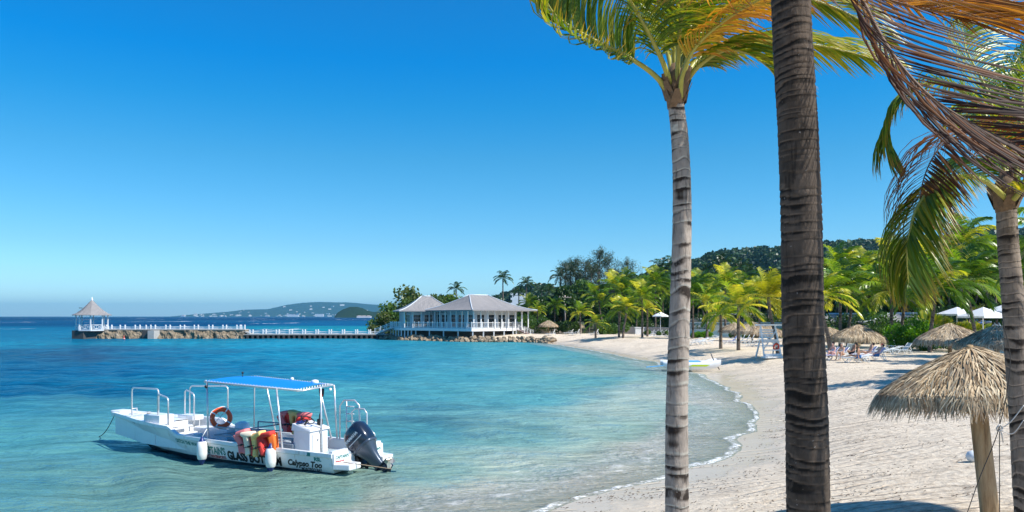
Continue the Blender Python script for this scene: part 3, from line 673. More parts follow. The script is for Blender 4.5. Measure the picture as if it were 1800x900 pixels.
near_palm('palm_tree','right-hand front palm with hanging dry brown frond, beside the nearest thatched parasol',[(1812,900),(1822,1060),(1806,900),(1797,760),(1788,640),(1780,520),(1772,430),(1768,350)],11,.168,.125,.125,M['bark_mid'],(1768,345,11),C_,rg)

# ---- palms further along the beach: a few crown kinds, copied
def palm_crown(rng, nf, L, leafL, kind, droopy=1.0, wind=.25, nl=26):
    lb=LeafBuf()
    for k in range(nf):
        a=k*2.39996+rng.uniform(-.3,.3); el=1.40-1.65*(k/nf)**1.15+rng.uniform(-.12,.12)
        d=Vector((math.cos(a)*math.cos(el),math.sin(a)*math.cos(el),math.sin(el))); p=Vector((0,0,0)); pts=[p.copy()]; ll=L*rng.uniform(.85,1.12)*(.8+.2*math.cos(el))
        for j in range(6):
            d=(d+Vector((wind*.18,0,-.20*droopy*(.45+.28*j)))).normalized(); p=p+d*ll/6; pts.append(p.copy())
        S=frond_leaves(lb,pts,nl,leafL,.052 if kind!='royal' else .06,rng,wind=Vector((wind,0,0)),droop=1.0*droopy,start=.12,seg=4,flat=True,base_tint=rng.choice([.05,.2,.45,.6,.85,.95]),tv=.14,jit=.12)  # dark and bright frond tints put shaded gaps and highlights into the colour
        for i in range(0,56,8):
            q=[S[i],S[min(i+8,59)]]; sd=(q[1]-q[0]).cross(Vector((0,0,1))); sd=sd.normalized() if sd.length>1e-4 else Vector((1,0,0)); lb.flat(q,sd,.03,.8)
    return lb.mesh('crown')
pr=random.Random(21)
CR={'coco':[palm_crown(pr,24,3.3,1.0,'c',1.0,.3,nl=34) for _ in range(3)],'young':[palm_crown(pr,20,2.8,.9,'c',.85,.35,nl=32) for _ in range(3)],'royal':[palm_crown(pr,17,3.0,.8,'royal',1.15,.1,nl=24) for _ in range(2)]}
CRM={'coco':'frond','young':'frond_young','royal':'frond_deep','yellow':'frond_yellow','deep':'frond_deep'}
CACHE={}
def crown_mesh(kind,i,mat):
    mat={'frond':'mid_frond','frond_young':'mid_young','frond_deep':'mid_deep'}.get(mat,mat); key=(kind,i,mat)
    if key not in CACHE:
        me=CR[kind][i%len(CR[kind])].copy(); me.materials.clear(); me.materials.append(M[mat]); CACHE[key]=me
    return CACHE[key]
tr_meshes=[]
for k,(lx,ly) in enumerate([(.0,.0),(.07,.03),(-.09,.02),(.16,-.04)]):
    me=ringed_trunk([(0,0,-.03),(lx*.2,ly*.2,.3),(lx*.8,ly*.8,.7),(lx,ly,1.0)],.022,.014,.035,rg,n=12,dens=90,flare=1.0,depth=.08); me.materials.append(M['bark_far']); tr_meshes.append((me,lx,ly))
def far_palm(px,D,top_py,kind,mat,s,label,group='coconut palms along the back of the beach',lean=0,rz=None,tw=1.0):
    s*=1.12; b=placed(px,D); Ht=(H-(top_py-HOR)/F*D)-b.z
    root=empty('palm_tree',b,0,label,'palm tree',group)
    me,lx,ly=tr_meshes[lean]; o=bpy.data.objects.new('trunk',me); COL.objects.link(o); o.parent=root; o.scale=(8.5*tw,8.5*tw,Ht)
    c=bpy.data.objects.new('crown',crown_mesh(kind,rg.randrange(3),mat)); COL.objects.link(c); c.parent=root
    c.location=(lx*8.5*tw,ly*8.5*tw,Ht-.05); c.scale=(s,s,s); c.rotation_euler=(rg.uniform(-.08,.08),rg.uniform(-.08,.08),rg.uniform(-.5,.5) if rz is None else rz)
    return root
FP=[
 # px, D, crown py, kind, mat, size, lean, label
 (1020,146,549,'young','frond_young',.85,0,'short palm with yellow-tipped fronds beside the dark round bush, behind two sand loungers'),
 (1047,126,568,'young','frond',.68,0,'smallest low palm on the sand, left of the pair of dark palm stems'),
 (1088,122,548,'coco','frond_young',.80,0,'left stem of the close pair of palms with bright yellow-green fronds on the far sand'),
 (1095,119,540,'young','frond_young',.85,1,'right stem of the close pair of palms on the far sand'),
 (1129,121,524,'coco','frond_young',.95,0,'palm with thick pale stem at the end of the low stone wall, far beach'),
 (1138,126,543,'young','frond_young',.72,0,'low light green palm tucked against the thick pale-stemmed palm'),
 (1088,150,514,'coco','frond',1.05,1,'tall green palm rising behind the close pair of palms'),
 (1060,158,528,'coco','frond',.9,2,'medium palm right of the timber power pole'),
 (1152,150,498,'coco','frond',1.15,0,'tallest palm just left of the slim grey front trunk'),
 (1118,160,515,'coco','frond',1.1,1,'green palm behind the thick pale-stemmed palm'),
 (1035,168,545,'coco','frond_deep',.9,1,'shaded palm behind the short yellow-tipped palm'),
 (975,175,538,'coco','frond',.8,0,'palm above the small far thatched parasol'),
 (930,178,535,'coco','frond',.85,0,'palm just right of the beach house roof end'),
 (945,172,545,'young','frond_young',.7,0,'light green young palm between the beach house and the stone wall'),
 (1218,116,520,'coco','frond',1.05,0,'dark-stemmed palm just right of the slim grey front trunk'),
 (1243,112,530,'young','frond_young',1.0,0,'palm behind the raked deck chairs, second right of the slim front trunk'),
 (1240,140,506,'coco','frond',1.15,2,'tall back palm seen over the low beach palms, right of slim trunk'),
 (1267,81,553,'young','frond_young',.85,0,'short palm with brown hanging frond, standing on open sand'),
 (1298,77,538,'young','frond_young',1.05,0,'dark-stemmed palm in front of the shaded parasols and deck chairs'),
 (1275,125,500,'coco','frond_young',1.1,0,'bright palm in the second row over the short brown-frond palm'),
 (1305,132,518,'coco','frond',1.05,1,'palm behind the shaded thatched parasols'),
 (1335,118,522,'coco','frond',1.0,0,'palm behind the white lifeguard chair'),
 (1368,67,522,'young','frond_yellow',.95,2,'yellow-crowned leaning palm beside the white lifeguard chair'),
 (1350,140,498,'coco','frond_deep',1.1,0,'dark back palm over the yellow-crowned palm'),
 (1460,64,520,'young','frond_young',1.05,2,'leaning palm just right of the thickest front trunk'),
 (1477,84,505,'coco','frond',1.05,0,'grey-stemmed palm left of its twin behind the sunbathers'),
 (1490,86,512,'coco','frond_young',1.0,1,'grey-stemmed palm right of its twin behind the sunbathers'),
 (1475,120,470,'coco','frond_young',1.3,0,'tall bright palm behind, right of the thickest trunk'),
 (1507,125,478,'coco','frond_young',1.3,1,'tall bright palm above the far left thatched parasol'),
 (1536,110,505,'coco','frond',1.1,0,'palm over the gap between far parasol and the green hedge'),
 (1567,80,512,'coco','frond_young',1.15,0,'stout palm at left end of the bright hedge, grey lounger beside it'),
 (1583,82,505,'coco','frond',1.1,1,'slim palm crossing in front of the hedge, right of the stout palm'),
 (1572,120,460,'coco','frond_young',1.4,0,'tall back palm above the stout hedge palm'),
 (1605,118,545,'young','frond_young',.7,0,'low palm behind the hedge near the man in grey'),
 (1634,71,508,'coco','frond',1.15,1,'palm in front of the bright hedge, left of middle thatched parasol'),
 (1640,105,470,'coco','frond_young',1.4,0,'tall back palm above the middle thatched parasol'),
 (1690,100,432,'coco','frond_young',1.55,0,'tallest bright green palm at back right, left of right-hand front trunk'),
 (1716,76,494,'coco','frond',1.2,2,'palm rising before the white square parasols'),
 (1735,110,470,'coco','frond',1.4,0,'palm behind the white parasols, left of right-hand front trunk'),
 (1790,95,480,'coco','frond',1.4,0,'palm crown seen right behind the right-hand front trunk'),
 (1665,130,480,'coco','frond_deep',1.4,0,'dark palm in the back row over the fan-leaved plants'),
 (1540,140,475,'coco','frond_deep',1.3,0,'dark back palm on the skyline right of the bare sky gap'),
 (1200,170,505,'coco','frond_deep',1.2,0,'dark back palm half hidden by the slim front trunk'),
 (1450,130,492,'coco','frond_deep',1.2,0,'dark back palm partly behind the thickest trunk'),
]
for q in FP: far_palm(q[0],q[1],q[2],q[3],q[4],q[5],q[7],lean=q[6])
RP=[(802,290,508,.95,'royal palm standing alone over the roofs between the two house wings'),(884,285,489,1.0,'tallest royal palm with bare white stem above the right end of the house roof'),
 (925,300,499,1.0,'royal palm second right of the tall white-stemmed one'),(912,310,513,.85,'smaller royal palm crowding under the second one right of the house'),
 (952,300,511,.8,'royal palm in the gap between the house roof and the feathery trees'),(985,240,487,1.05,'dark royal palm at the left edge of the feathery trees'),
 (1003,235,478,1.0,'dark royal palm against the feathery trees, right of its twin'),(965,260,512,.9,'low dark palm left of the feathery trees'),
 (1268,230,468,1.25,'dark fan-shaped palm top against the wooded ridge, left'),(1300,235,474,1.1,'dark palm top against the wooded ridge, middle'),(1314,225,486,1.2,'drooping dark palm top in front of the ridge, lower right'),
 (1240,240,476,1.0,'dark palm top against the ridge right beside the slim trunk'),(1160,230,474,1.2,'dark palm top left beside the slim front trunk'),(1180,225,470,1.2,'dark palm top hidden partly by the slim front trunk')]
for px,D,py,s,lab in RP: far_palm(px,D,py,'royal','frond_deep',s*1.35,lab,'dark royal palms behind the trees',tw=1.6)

BP=[(1045,175,520,'left of the gap between the two rows of beach palms'),(1075,172,505,'over the close pair of palms'),(1105,178,500,'over the short stone wall'),(1128,172,508,'behind the thick pale stem'),(1165,165,512,'touching the slim front trunk on its left'),
 (1225,158,505,'touching the slim front trunk on its right'),(1258,150,520,'over the blue pool wall, left'),(1285,148,515,'over the blue pool wall, middle'),(1320,150,505,'over the blue pool wall, right'),(1345,152,512,'over the lifeguard chair'),(1380,145,505,'hidden half by the thickest trunk'),
 (1465,140,488,'first right of the thickest trunk'),(1488,138,500,'second right of the thickest trunk'),(1520,132,498,'over the far left parasol, right side'),(1550,128,488,'above the dark bush'),(1590,126,480,'above the left end of the bright hedge'),(1615,120,500,'above the man in grey'),
 (1650,118,495,'above the fan-leaved plants'),(1675,112,475,'left of the tallest bright palm'),(1705,116,470,'right of the tallest bright palm'),(1750,108,450,'above the white square parasols'),(1725,122,500,'low behind the white square parasols'),(1600,108,520,'low over the hedge')]
for k,(px,D,py,lab) in enumerate(BP): far_palm(px,D,py,'coco' if k%3 else 'young',('frond','frond_young','frond')[k%3],1.25,'back-row coconut crown '+lab,lean=k%4)
for px,D,py,lab in ((1868,60,430,'coconut palm just outside the right edge, shading the sand by the sunbathers'),(1905,52,410,'second coconut palm outside the right edge'),(1960,66,430,'third coconut palm outside the right edge'),(1990,38,330,'near coconut palm outside the right edge')): far_palm(px,D,py,'coco','frond',1.35,lab)
# ------------------------------------------------------------------ leafy trees
M['leaf']=leaf_mat('broadleaf',(.028,.08,.014),(.08,.17,.025),trans=.32,c3=(.17,.25,.04))
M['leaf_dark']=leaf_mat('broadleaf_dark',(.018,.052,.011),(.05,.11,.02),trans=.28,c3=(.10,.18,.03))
M['leaf_olive']=leaf_mat('leaf_olive',(.035,.075,.014),(.085,.14,.025),trans=.3,c3=(.17,.17,.045))
M['hedge']=leaf_mat('hedge_leaf',(.035,.13,.01),(.10,.27,.015),trans=.4,c3=(.2,.38,.02))
M['needle']=leaf_mat('needle',(.03,.055,.035),(.06,.10,.05),trans=.2,c3=(.09,.12,.06))
M['wood_bark']=plain('tree_bark',(.16,.12,.09),.9,var=.35,scale=3,bump=.5)
def crown_np(rng, R_, squash, nb, n, leaf, low=-.4):
    """many leaves spread through uneven clumps"""
    cb=rng.normal(size=(nb,3)); cb/=np.linalg.norm(cb,axis=1)[:,None]; cb[:,2]=np.clip(cb[:,2],low,1)
    cb*=rng.uniform(.45,.95,(nb,1))*np.array([R_,R_,R_*squash]); rb=rng.uniform(.20,.42,nb)*R_
    k=rng.integers(0,nb,n); d=rng.normal(size=(n,3)); d/=np.linalg.norm(d,axis=1)[:,None]; d[:,2]=np.abs(d[:,2])*np.where(rng.random(n)<.75,1,-.6)
    P=cb[k]+d*(rb[k]*rng.uniform(.6,1.1,n))[:,None]*np.array([1,1,.75])
    U,W_=rand_frames(n,rng.uniform(.6,1.3,n)*leaf,rng); tb=rng.uniform(0,1,nb)
    V,Q=quads_np(P,U,W_*1.3); ti=np.clip(tb[k]*.6+rng.uniform(0,.4,n),0,1)
    return V,Q,np.repeat(ti,4),cb
def leafy_proto(seed,R_,squash,nb,n,leaf,trunk_h):
    rng=np.random.default_rng(seed); V,Q,ti,cb=crown_np(rng,R_,squash,nb,n,leaf); V[:,2]+=trunk_h+R_*squash*.4
    cm=fast_mesh('crown',V,Q,{'tint':ti})
    b=MB(); b.tube([(0,0,-.3),(.05*R_,0,trunk_h*.5),(0,.03*R_,trunk_h)],[.09*R_,.06*R_,.05*R_],9)
    for c in cb[:min(9,nb)]:
        e=Vector(c)+Vector((0,0,trunk_h+R_*squash*.4)); s=Vector((0,0,trunk_h*.8)); b.tube([s,(s+e)/2+Vector((0,0,.1*R_)),e],[.035*R_,.02*R_,.008*R_],6)
    return cm,b.mesh('trunk')
LP=[leafy_proto(31,1.0,.75,30,7000,.05,.35),leafy_proto(32,1.0,.9,28,7000,.05,.45),leafy_proto(33,1.0,.6,34,7500,.045,.12)]
LC={}
def leafy(p,s,proto,mat,label,group=None,name='tree',sz=None,cat='tree'):
    key=(proto,mat)
    if key not in LC:
        c=LP[proto][0].copy(); c.materials.append(M[mat]); t_=LP[proto][1].copy(); t_.materials.append(M['wood_bark']); LC[key]=(c,t_)
    root=empty(name,p,rg.uniform(0,6.28),label,cat,group)
    for nm,me in zip(('crown','trunk'),LC[key]):
        o=bpy.data.objects.new(nm,me); COL.objects.link(o); o.parent=root; o.scale=(s,s,sz or s)
    return root
# headland trees around the beach house
for px,D,s,sz,pr_,mt,lab in [(684,168,4.6,4.6,2,'leaf_olive','lowest left bush of the headland trees, reaching out over the sea beside the house stairs'),(706,171,6.2,6.2,2,'leaf','rounded olive-green tree left behind the left house wing'),
  (742,173,7.8,8.8,2,'leaf_olive','largest headland tree, reddish patches, behind the left house wing'),(774,172,6.2,7.0,2,'leaf','green tree touching the right slope of the left house roof'),(699,178,4.4,4.8,2,'leaf_olive','small tree low at the seaward tip of the headland')]:
    leafy(placed(px,D),s,pr_,mt,lab,'headland trees behind the beach house',sz=sz)
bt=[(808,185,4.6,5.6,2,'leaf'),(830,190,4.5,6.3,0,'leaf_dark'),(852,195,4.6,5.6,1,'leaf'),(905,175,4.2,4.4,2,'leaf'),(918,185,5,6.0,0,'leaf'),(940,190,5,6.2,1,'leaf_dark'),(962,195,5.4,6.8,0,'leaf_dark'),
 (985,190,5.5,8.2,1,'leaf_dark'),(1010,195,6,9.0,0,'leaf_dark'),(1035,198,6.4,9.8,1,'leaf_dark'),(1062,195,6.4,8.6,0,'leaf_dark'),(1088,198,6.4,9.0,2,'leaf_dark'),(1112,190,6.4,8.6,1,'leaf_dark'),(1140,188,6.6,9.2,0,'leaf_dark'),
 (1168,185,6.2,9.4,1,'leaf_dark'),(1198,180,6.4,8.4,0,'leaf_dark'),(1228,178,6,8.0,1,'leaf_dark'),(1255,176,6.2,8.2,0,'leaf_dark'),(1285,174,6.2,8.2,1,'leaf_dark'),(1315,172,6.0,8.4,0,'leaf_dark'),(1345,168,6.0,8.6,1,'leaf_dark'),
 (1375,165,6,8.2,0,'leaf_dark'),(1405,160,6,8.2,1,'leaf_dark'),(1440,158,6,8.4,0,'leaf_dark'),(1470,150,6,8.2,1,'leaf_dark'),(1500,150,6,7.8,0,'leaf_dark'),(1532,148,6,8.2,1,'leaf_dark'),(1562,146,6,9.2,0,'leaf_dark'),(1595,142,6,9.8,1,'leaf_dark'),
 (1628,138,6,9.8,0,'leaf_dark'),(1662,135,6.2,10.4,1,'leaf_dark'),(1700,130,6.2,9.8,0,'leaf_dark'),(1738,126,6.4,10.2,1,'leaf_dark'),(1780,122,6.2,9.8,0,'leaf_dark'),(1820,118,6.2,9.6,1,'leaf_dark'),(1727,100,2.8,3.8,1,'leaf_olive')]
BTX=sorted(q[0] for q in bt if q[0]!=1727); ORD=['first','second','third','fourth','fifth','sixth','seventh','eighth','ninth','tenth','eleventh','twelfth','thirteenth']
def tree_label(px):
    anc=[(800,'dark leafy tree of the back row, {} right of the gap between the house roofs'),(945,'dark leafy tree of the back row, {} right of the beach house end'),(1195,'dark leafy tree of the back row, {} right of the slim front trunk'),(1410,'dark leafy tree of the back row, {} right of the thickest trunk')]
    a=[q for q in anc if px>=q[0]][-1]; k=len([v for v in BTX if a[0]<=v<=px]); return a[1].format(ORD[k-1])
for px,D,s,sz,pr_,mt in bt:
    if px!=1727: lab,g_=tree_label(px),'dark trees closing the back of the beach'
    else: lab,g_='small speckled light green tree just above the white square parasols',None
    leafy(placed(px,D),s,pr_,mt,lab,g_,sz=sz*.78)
# feathery casuarinas
def casuarina_proto(seed):
    rng=random.Random(seed); nr=np.random.default_rng(seed); b=MB(); b.tube([(0,0,-.01),(.01,0,.5),(0,.01,1.0)],[.018,.011,.002],7); tips=[]
    for k in range(46):
        z=.22+.76*(k/46); a=rng.uniform(0,6.28); ln=(.30*(1-((z-.2)/.85)**1.6)+.05)*rng.uniform(.6,1.15)
        p0=Vector((0,0,z)); d=Vector((math.cos(a),math.sin(a),rng.uniform(.35,1.1))).normalized(); p1=p0+d*ln*.5; p2=p0+d*ln+Vector((0,0,ln*.15))
        b.tube([p0,p1,p2],[.005,.003,.001],4,False); tips.append((p0,p2,ln))
    P=[];U=[]
    for p0,p2,ln in tips:
        for i in range(90):
            u=rng.uniform(.25,1.08); q=p0.lerp(p2,u)+Vector((rng.gauss(0,1),rng.gauss(0,1),rng.gauss(0,1)))*.018*(1+ln*2)
            P.append(q); U.append(Vector((rng.gauss(0,.45),rng.gauss(0,.45),rng.uniform(-.3,1.0)))*.020)
    P=np.array([tuple(q) for q in P]); U=np.array([tuple(q) for q in U]); W_=np.cross(U,nr.normal(size=U.shape)); W_/=np.linalg.norm(W_,axis=1)[:,None]+1e-9; W_*=.0028
    V,Q=quads_np(P,U,W_); return fast_mesh('crown',V,Q,{'tint':np.repeat(nr.uniform(0,1,len(P)),4)}),b.mesh('trunk')
CSP=[casuarina_proto(5),casuarina_proto(9)]
for c_,t_ in CSP: c_.materials.append(M['needle']); t_.materials.append(M['wood_bark'])
for k,(px,py,D,wsc,lab) in enumerate([(993,463,232,17,'leftmost feathery casuarina, thin spire beside the dark royal palms'),(1012,456,236,21,'second feathery casuarina from the left, broad grey-green top'),(1030,459,230,20,'feathery casuarina between the broad one and the tallest one'),
    (1053,440,234,24,'tallest feathery casuarina rising over all the others'),(1070,455,228,21,'feathery casuarina leaning right of the tallest one'),(1084,476,232,16,'short feathery casuarina filling the dip right of the tallest one'),(1103,460,230,19,'sparse rightmost feathery casuarina with see-through top'),(1040,466,226,18,'feathery casuarina in front of the tallest one')]):
    p=placed(px,D); hh=H-(py-HOR)/F*D-p.z; root=empty('casuarina_tree',p,k*1.3,lab,'tree','feathery casuarinas behind the beach')
    for nm,me in zip(('crown','trunk'),CSP[k%2]):
        o=bpy.data.objects.new(nm,me); COL.objects.link(o); o.parent=root; o.scale=(wsc,wsc,hh)

# hedges and bushes
def bush(p,rx,ry,rz_,n,leaf,mat,name,label,cat,group=None,seed=1):
    rng=np.random.default_rng(seed); nb=max(6,int(rx*2.5)); cb=np.stack([rng.uniform(-rx,rx,nb),rng.uniform(-ry,ry,nb),rng.uniform(.3,.75,nb)*rz_],1); rb=rng.uniform(.35,.6,nb)*rz_
    k=rng.integers(0,nb,n); d=rng.normal(size=(n,3)); d/=np.linalg.norm(d,axis=1)[:,None]
    P=cb[k]+d*(rb[k]*rng.uniform(.6,1.1,n))[:,None]; P[:,2]=np.clip(P[:,2],0.02,None)
    U,W_=rand_frames(n,rng.uniform(.6,1.3,n)*leaf,rng); V,Q=quads_np(P,U,W_*1.4); tb=rng.uniform(0,1,nb)
    o=link(name,fast_mesh(name,V,Q,{'tint':np.repeat(np.clip(tb[k]*.5+rng.uniform(0,.5,n),0,1),4)}),M[mat]); o.location=p
    return tag(o,label,cat,group)
bush(placed(1606,76),2.0,.8,2.3,9000,.09,'hedge','hedge','tall bright green hedge left of the palm stem, beside the grey lounger','hedge',seed=2)
bush(placed(1660,74),2.2,.8,1.6,8000,.085,'hedge','hedge','lower bright green hedge right of the palm stem, under the middle thatched parasol','hedge',seed=3)
bush(placed(1540,92),2.4,.9,1.7,5000,.10,'leaf_dark','bush','dark green bush behind the sand right of the sunbathers','bush',seed=4)
bush(placed(996,147),2.4,1.2,2.0,5000,.12,'leaf_dark','bush','dark round bush against the stone wall, left of the short yellow-tipped palm','bush',seed=5)
bush(placed(1066,142),3.2,1.2,2.2,6000,.12,'leaf','bush','wide green bush behind the smallest sand palm','bush',seed=6)
bush(placed(1150,134),2.6,.6,.8,3000,.10,'leaf','bush','low strip of green ground plants below the white parasol terrace','bush',seed=7)
bush(placed(1250,118),5.0,.6,.9,6000,.09,'hedge','bush','long low green planting at the foot of the pale blue pool wall','bush',seed=8)
bush(placed(1335,118),4.0,.7,1.2,5000,.09,'leaf','bush','green planting behind the row of grey deck chairs','bush',seed=9)
bush(placed(942,150),2.2,.8,2.8,5000,.12,'leaf','bush','upright green shrub beside the right end of the beach house','bush',seed=10)
bush(placed(1475,100),2.6,.8,1.6,4000,.10,'leaf','bush','green bush low behind the pair of grey-stemmed palms','bush',seed=12)
bush(placed(1700,84),4.2,.8,1.5,6000,.09,'leaf','bush','green bush behind the right thatched parasols','bush',seed=13)
for k,(px,D,w_,lab) in enumerate([(1225,141,4,'behind the pool wall, first right of the slim trunk'),(1262,142,4.5,'behind the pool wall, second right of the slim trunk'),(1335,141,4.5,'behind the pool wall above the lifeguard chair'),(1378,139,4,'behind the pool wall hard against the thickest trunk'),
 (1452,104,3,'low right beside the thickest trunk'),(1520,104,3.5,'behind the far left thatched parasol'),(1548,100,3.5,'between far left parasol and hedge'),(1585,94,3,'just above the left end of the bright hedge'),(1650,97,3.6,'behind the fan-leaved plants'),(1702,99,3,'under the gap of the white square parasols'),(1765,98,3.6,'behind the right-hand front trunk'),(1090,165,5,'behind the pair of palms on the far sand'),(1180,160,5,'behind the raised white loungers')]):
    bush(placed(px,D),w_,1.2,2.8+.4*(k%3),5500,.13,('leaf_dark','leaf')[k%2],'bush','leafy garden bush '+lab,'bush','garden bushes between the palms',seed=40+k)
def fan_plant(p,label,seed,s=1.0):
    rng=random.Random(seed); lb=LeafBuf(); b=MB()
    for k in range(17):
        a=rng.uniform(0,6.28); el=rng.uniform(.5,1.35); st=rng.uniform(.7,1.6)*s; d=Vector((math.cos(a)*math.cos(el),math.sin(a)*math.cos(el),math.sin(el))); c=d*st
        b.tube([(0,0,0),c*.5+Vector((0,0,.1)),c],.012,5,False); u=d.cross(Vector((0,0,1))).normalized(); v=u.cross(d)
        for j in range(17):
            an=-1.9+3.8*j/16; q=(d*math.cos(an)+u*math.sin(an)+v*.2).normalized(); ln=.75*s*(.75+.25*math.cos(an))
            lb.flat([c,c+q*ln*.5,c+q*ln*.85-Vector((0,0,.05)),c+q*ln-Vector((0,0,.1))],q.cross(v).normalized(),.07*s,rng.uniform(.2,1))
    root=empty('fan_palm',p,0,label,'plant','fan-leaved plants behind the hedge'); link('foliage',lb.mesh('foliage'),M['frond_young'],root); b.build('stem',M['petiole'],root)
fan_plant(placed(1632,86)+Vector((0,0,.9)),'larger yellow-green fan-leaved plant behind the hedge, left of the middle parasol peak',1,1.45)
fan_plant(placed(1655,88)+Vector((0,0,.9)),'yellow-green fan-leaved plant just behind the middle parasol peak',2,1.3)
fan_plant(placed(1693,84)+Vector((0,0,.6)),'fan-leaved plant right of the middle parasol peak, under the white parasols',3,1.2)
fan_plant(placed(1712,86)+Vector((0,0,.6)),'fan-leaved plant at the foot of the palm before the white parasols',4,1.2)
# ------------------------------------------------------------------ beach house
M['white']=plain('white_paint',(.80,.80,.79),.45,var=.06,scale=1.2)
M['white_shade']=plain('white_paint_shade',(.62,.66,.69),.5,var=.08,scale=1.2)  # white paint toned grey-blue, shade put into the colour
M['shingle']=None
t=NT('shingle'); c=t.coord(); br=t.n('ShaderNodeTexBrick'); t.setin(br,Scale=1.0,Mortar_Size=.012) if False else None
br.inputs['Scale'].default_value=2.2; br.inputs['Mortar Size'].default_value=.02; br.inputs['Color1'].default_value=(.31,.285,.26,1); br.inputs['Color2'].default_value=(.19,.175,.16,1); br.inputs['Mortar'].default_value=(.14,.14,.15,1)
mp=t.n('ShaderNodeMapping'); mp.inputs['Rotation'].default_value=(R(65),0,R(8)); t.l(c,mp.inputs[0]); t.l(mp.outputs[0],br.inputs['Vector'])
n=t.noise(5,6,.75,c); n2=t.noise(.8,4,.6,c)
cc=t.mix(t.math('MULTIPLY',n,.75),br.outputs['Color'],(.22,.215,.23)); cc=t.mix(t.math('MULTIPLY',n2,.4),cc,(.38,.355,.33))
M['shingle']=t.done(t.pbr(cc,.8,0,t.bump(n,.8,.05),.3))
M['glass_dark']=plain('dark_glass',(.03,.04,.045),.12,spec=.6)
M['timber']=plain('weathered_timber',(.30,.22,.15),.8,var=.35,scale=5,bump=.5)
M['redwood']=plain('red_brown_steps',(.30,.13,.08),.7)
M['dark_rail']=plain('dark_metal',(.03,.03,.035),.5)
M['shadow_wall']=plain('under_deck_shade',(.10,.09,.08),.9)  # near-black colour stands in for the shade below the deck
def hip_roof(parent, cx, cy, hw, hd, rot, ze, zr, ridge, name='roof', over=1.2):
    """flared hip roof: rings from eave to ridge"""
    b=MB(); rings=[]
    for k in range(9):
        u=k/8; s=1-u; zz=ze+(zr-ze)*(u**1.45)
        x_=(hw+over)*s+ridge*u; y_=(hd+over)*s+.05*u
        rings.append([(-x_,-y_,zz),(x_,-y_,zz),(x_,y_,zz),(-x_,y_,zz)])
    for a,c_ in zip(rings[:-1],rings[1:]): 
        for i in range(4): b.add([a[i],a[(i+1)%4],c_[(i+1)%4],c_[i]],[(0,1,2,3)],False)
    r0=rings[0]; b.add(rings[-1],[(0,1,2,3)],False); b.add([(p[0],p[1],p[2]-.16) for p in r0],[(3,2,1,0)],False)
    for i in range(4):
        a,c_=r0[i],r0[(i+1)%4]; b.add([(a[0],a[1],a[2]-.16),(c_[0],c_[1],c_[2]-.16),c_,a],[(0,1,2,3)],False)
    o=b.build(name,M['shingle'],parent); o.location=(cx,cy,0); o.rotation_euler=(0,0,rot)
    h=MB()
    for sx_,sy_ in ((1,1),(1,-1),(-1,1),(-1,-1)):
        h.tube([(sx_*(p[1][0]),sy_*abs(p[1][1]),p[0][2]+.04) for p in rings],.085,5)
    h.tube([(-ridge,0,zr+.05),(ridge,0,zr+.05)],.11,6)
    h.build('ridge_cap',M['white_shade'],o)
    return o
def wing(parent, cx, cy, hw, hd, rot, zf, ze, inset=1.6, nwx=4, nwy=4):
    """walls set back behind a row of posts, with windows and doors"""
    T=Matrix.Translation((cx,cy,0)) @ Matrix.Rotation(rot,4,'Z')
    b=MB(); x_,y_=hw-inset,hd-inset
    wl=b; b.M=T
    for (ax,ay,bx_,by_) in ((-x_,-y_,x_,-y_),(x_,-y_,x_,y_),(x_,y_,-x_,y_),(-x_,y_,-x_,-y_)):
        b.bar((ax,ay,(zf+ze)/2),(bx_,by_,(zf+ze)/2) if False else (bx_,by_,(zf+ze)/2),.15,ze-zf-.02)
    b.build('wall',M['white_shade'],parent)
    for side,nn in ((0,nwx),(3,nwy),(1,nwy)):
        for k in range(nn):
            f=(k+.5)/nn*2-1; hgt=2.25; wz=zf+.12+hgt/2; ww=(2*(x_ if side==0 else y_)/nn)*.70
            pos=(f*x_,-y_-.075) if side==0 else ((-x_-.075,f*y_) if side==3 else (x_+.075,f*y_)); rz_=0 if side==0 else R(90)
            w_=MB(); w_.M=T@Matrix.Translation((pos[0],pos[1],wz))@Matrix.Rotation(rz_,4,'Z')
            for q in (-1,1): w_.box((q*ww/2,0,0),(.1,.10,hgt+.1)); w_.box((0,0,q*hgt/2),(ww,.10,.1))
            w_.box((0,0,hgt*.22),(ww,.07,.05))
            fr_=w_.build('window',M['white'],parent); g=MB(); g.M=w_.M; g.box((0,0,0),(ww-.08,.05,hgt-.08)); g.build('pane',M['glass_dark'],fr_)
    # posts round the outside edge and the eave beam
    po=[]
    for k in range(nwx*2+1): po.append((-hw+2*hw*k/(nwx*2),-hd))
    for k in range(1,nwy*2+1): po+= [(-hw,-hd+2*hd*k/(nwy*2)),(hw,-hd+2*hd*k/(nwy*2))]
    for px_,py_ in po:
        p=MB(); p.M=T; p.box((px_,py_,(zf+ze)/2-.1),(.17,.17,ze-zf-.2)); p.box((px_,py_,ze-.32),(.26,.26,.08)); p.build('post',M['white'],parent)
    e=MB(); e.M=T
    for (ax,ay,bx_,by_) in ((-hw,-hd,hw,-hd),(hw,-hd,hw,hd),(hw,hd,-hw,hd),(-hw,hd,-hw,-hd)): e.bar((ax,ay,ze-.14),(bx_,by_,ze-.14),.16,.26)
    e.build('eave_beam',M['white_shade'],parent)
BH=empty('beach_house',(0,0,0),0,'white beach house on stilts with grey shingled hip roofs and railed deck','building')
ZD=2.25
wing(BH,-6.1,146.9,6.4,6.4,R(42),ZD,5.45,1.5,4,4)
hip_roof(BH,-6.1,146.9,6.4,6.4,R(42),5.4,8.15,2.2)
wing(BH,-16.2,151.6,4.5,4.2,R(14),ZD,5.35,1.2,3,3)
hip_roof(BH,-16.2,151.6,4.5,4.2,R(14),5.3,8.05,.9)
wing(BH,-11.2,152.5,2.6,3.0,R(8),ZD,5.0,.9,2,2)
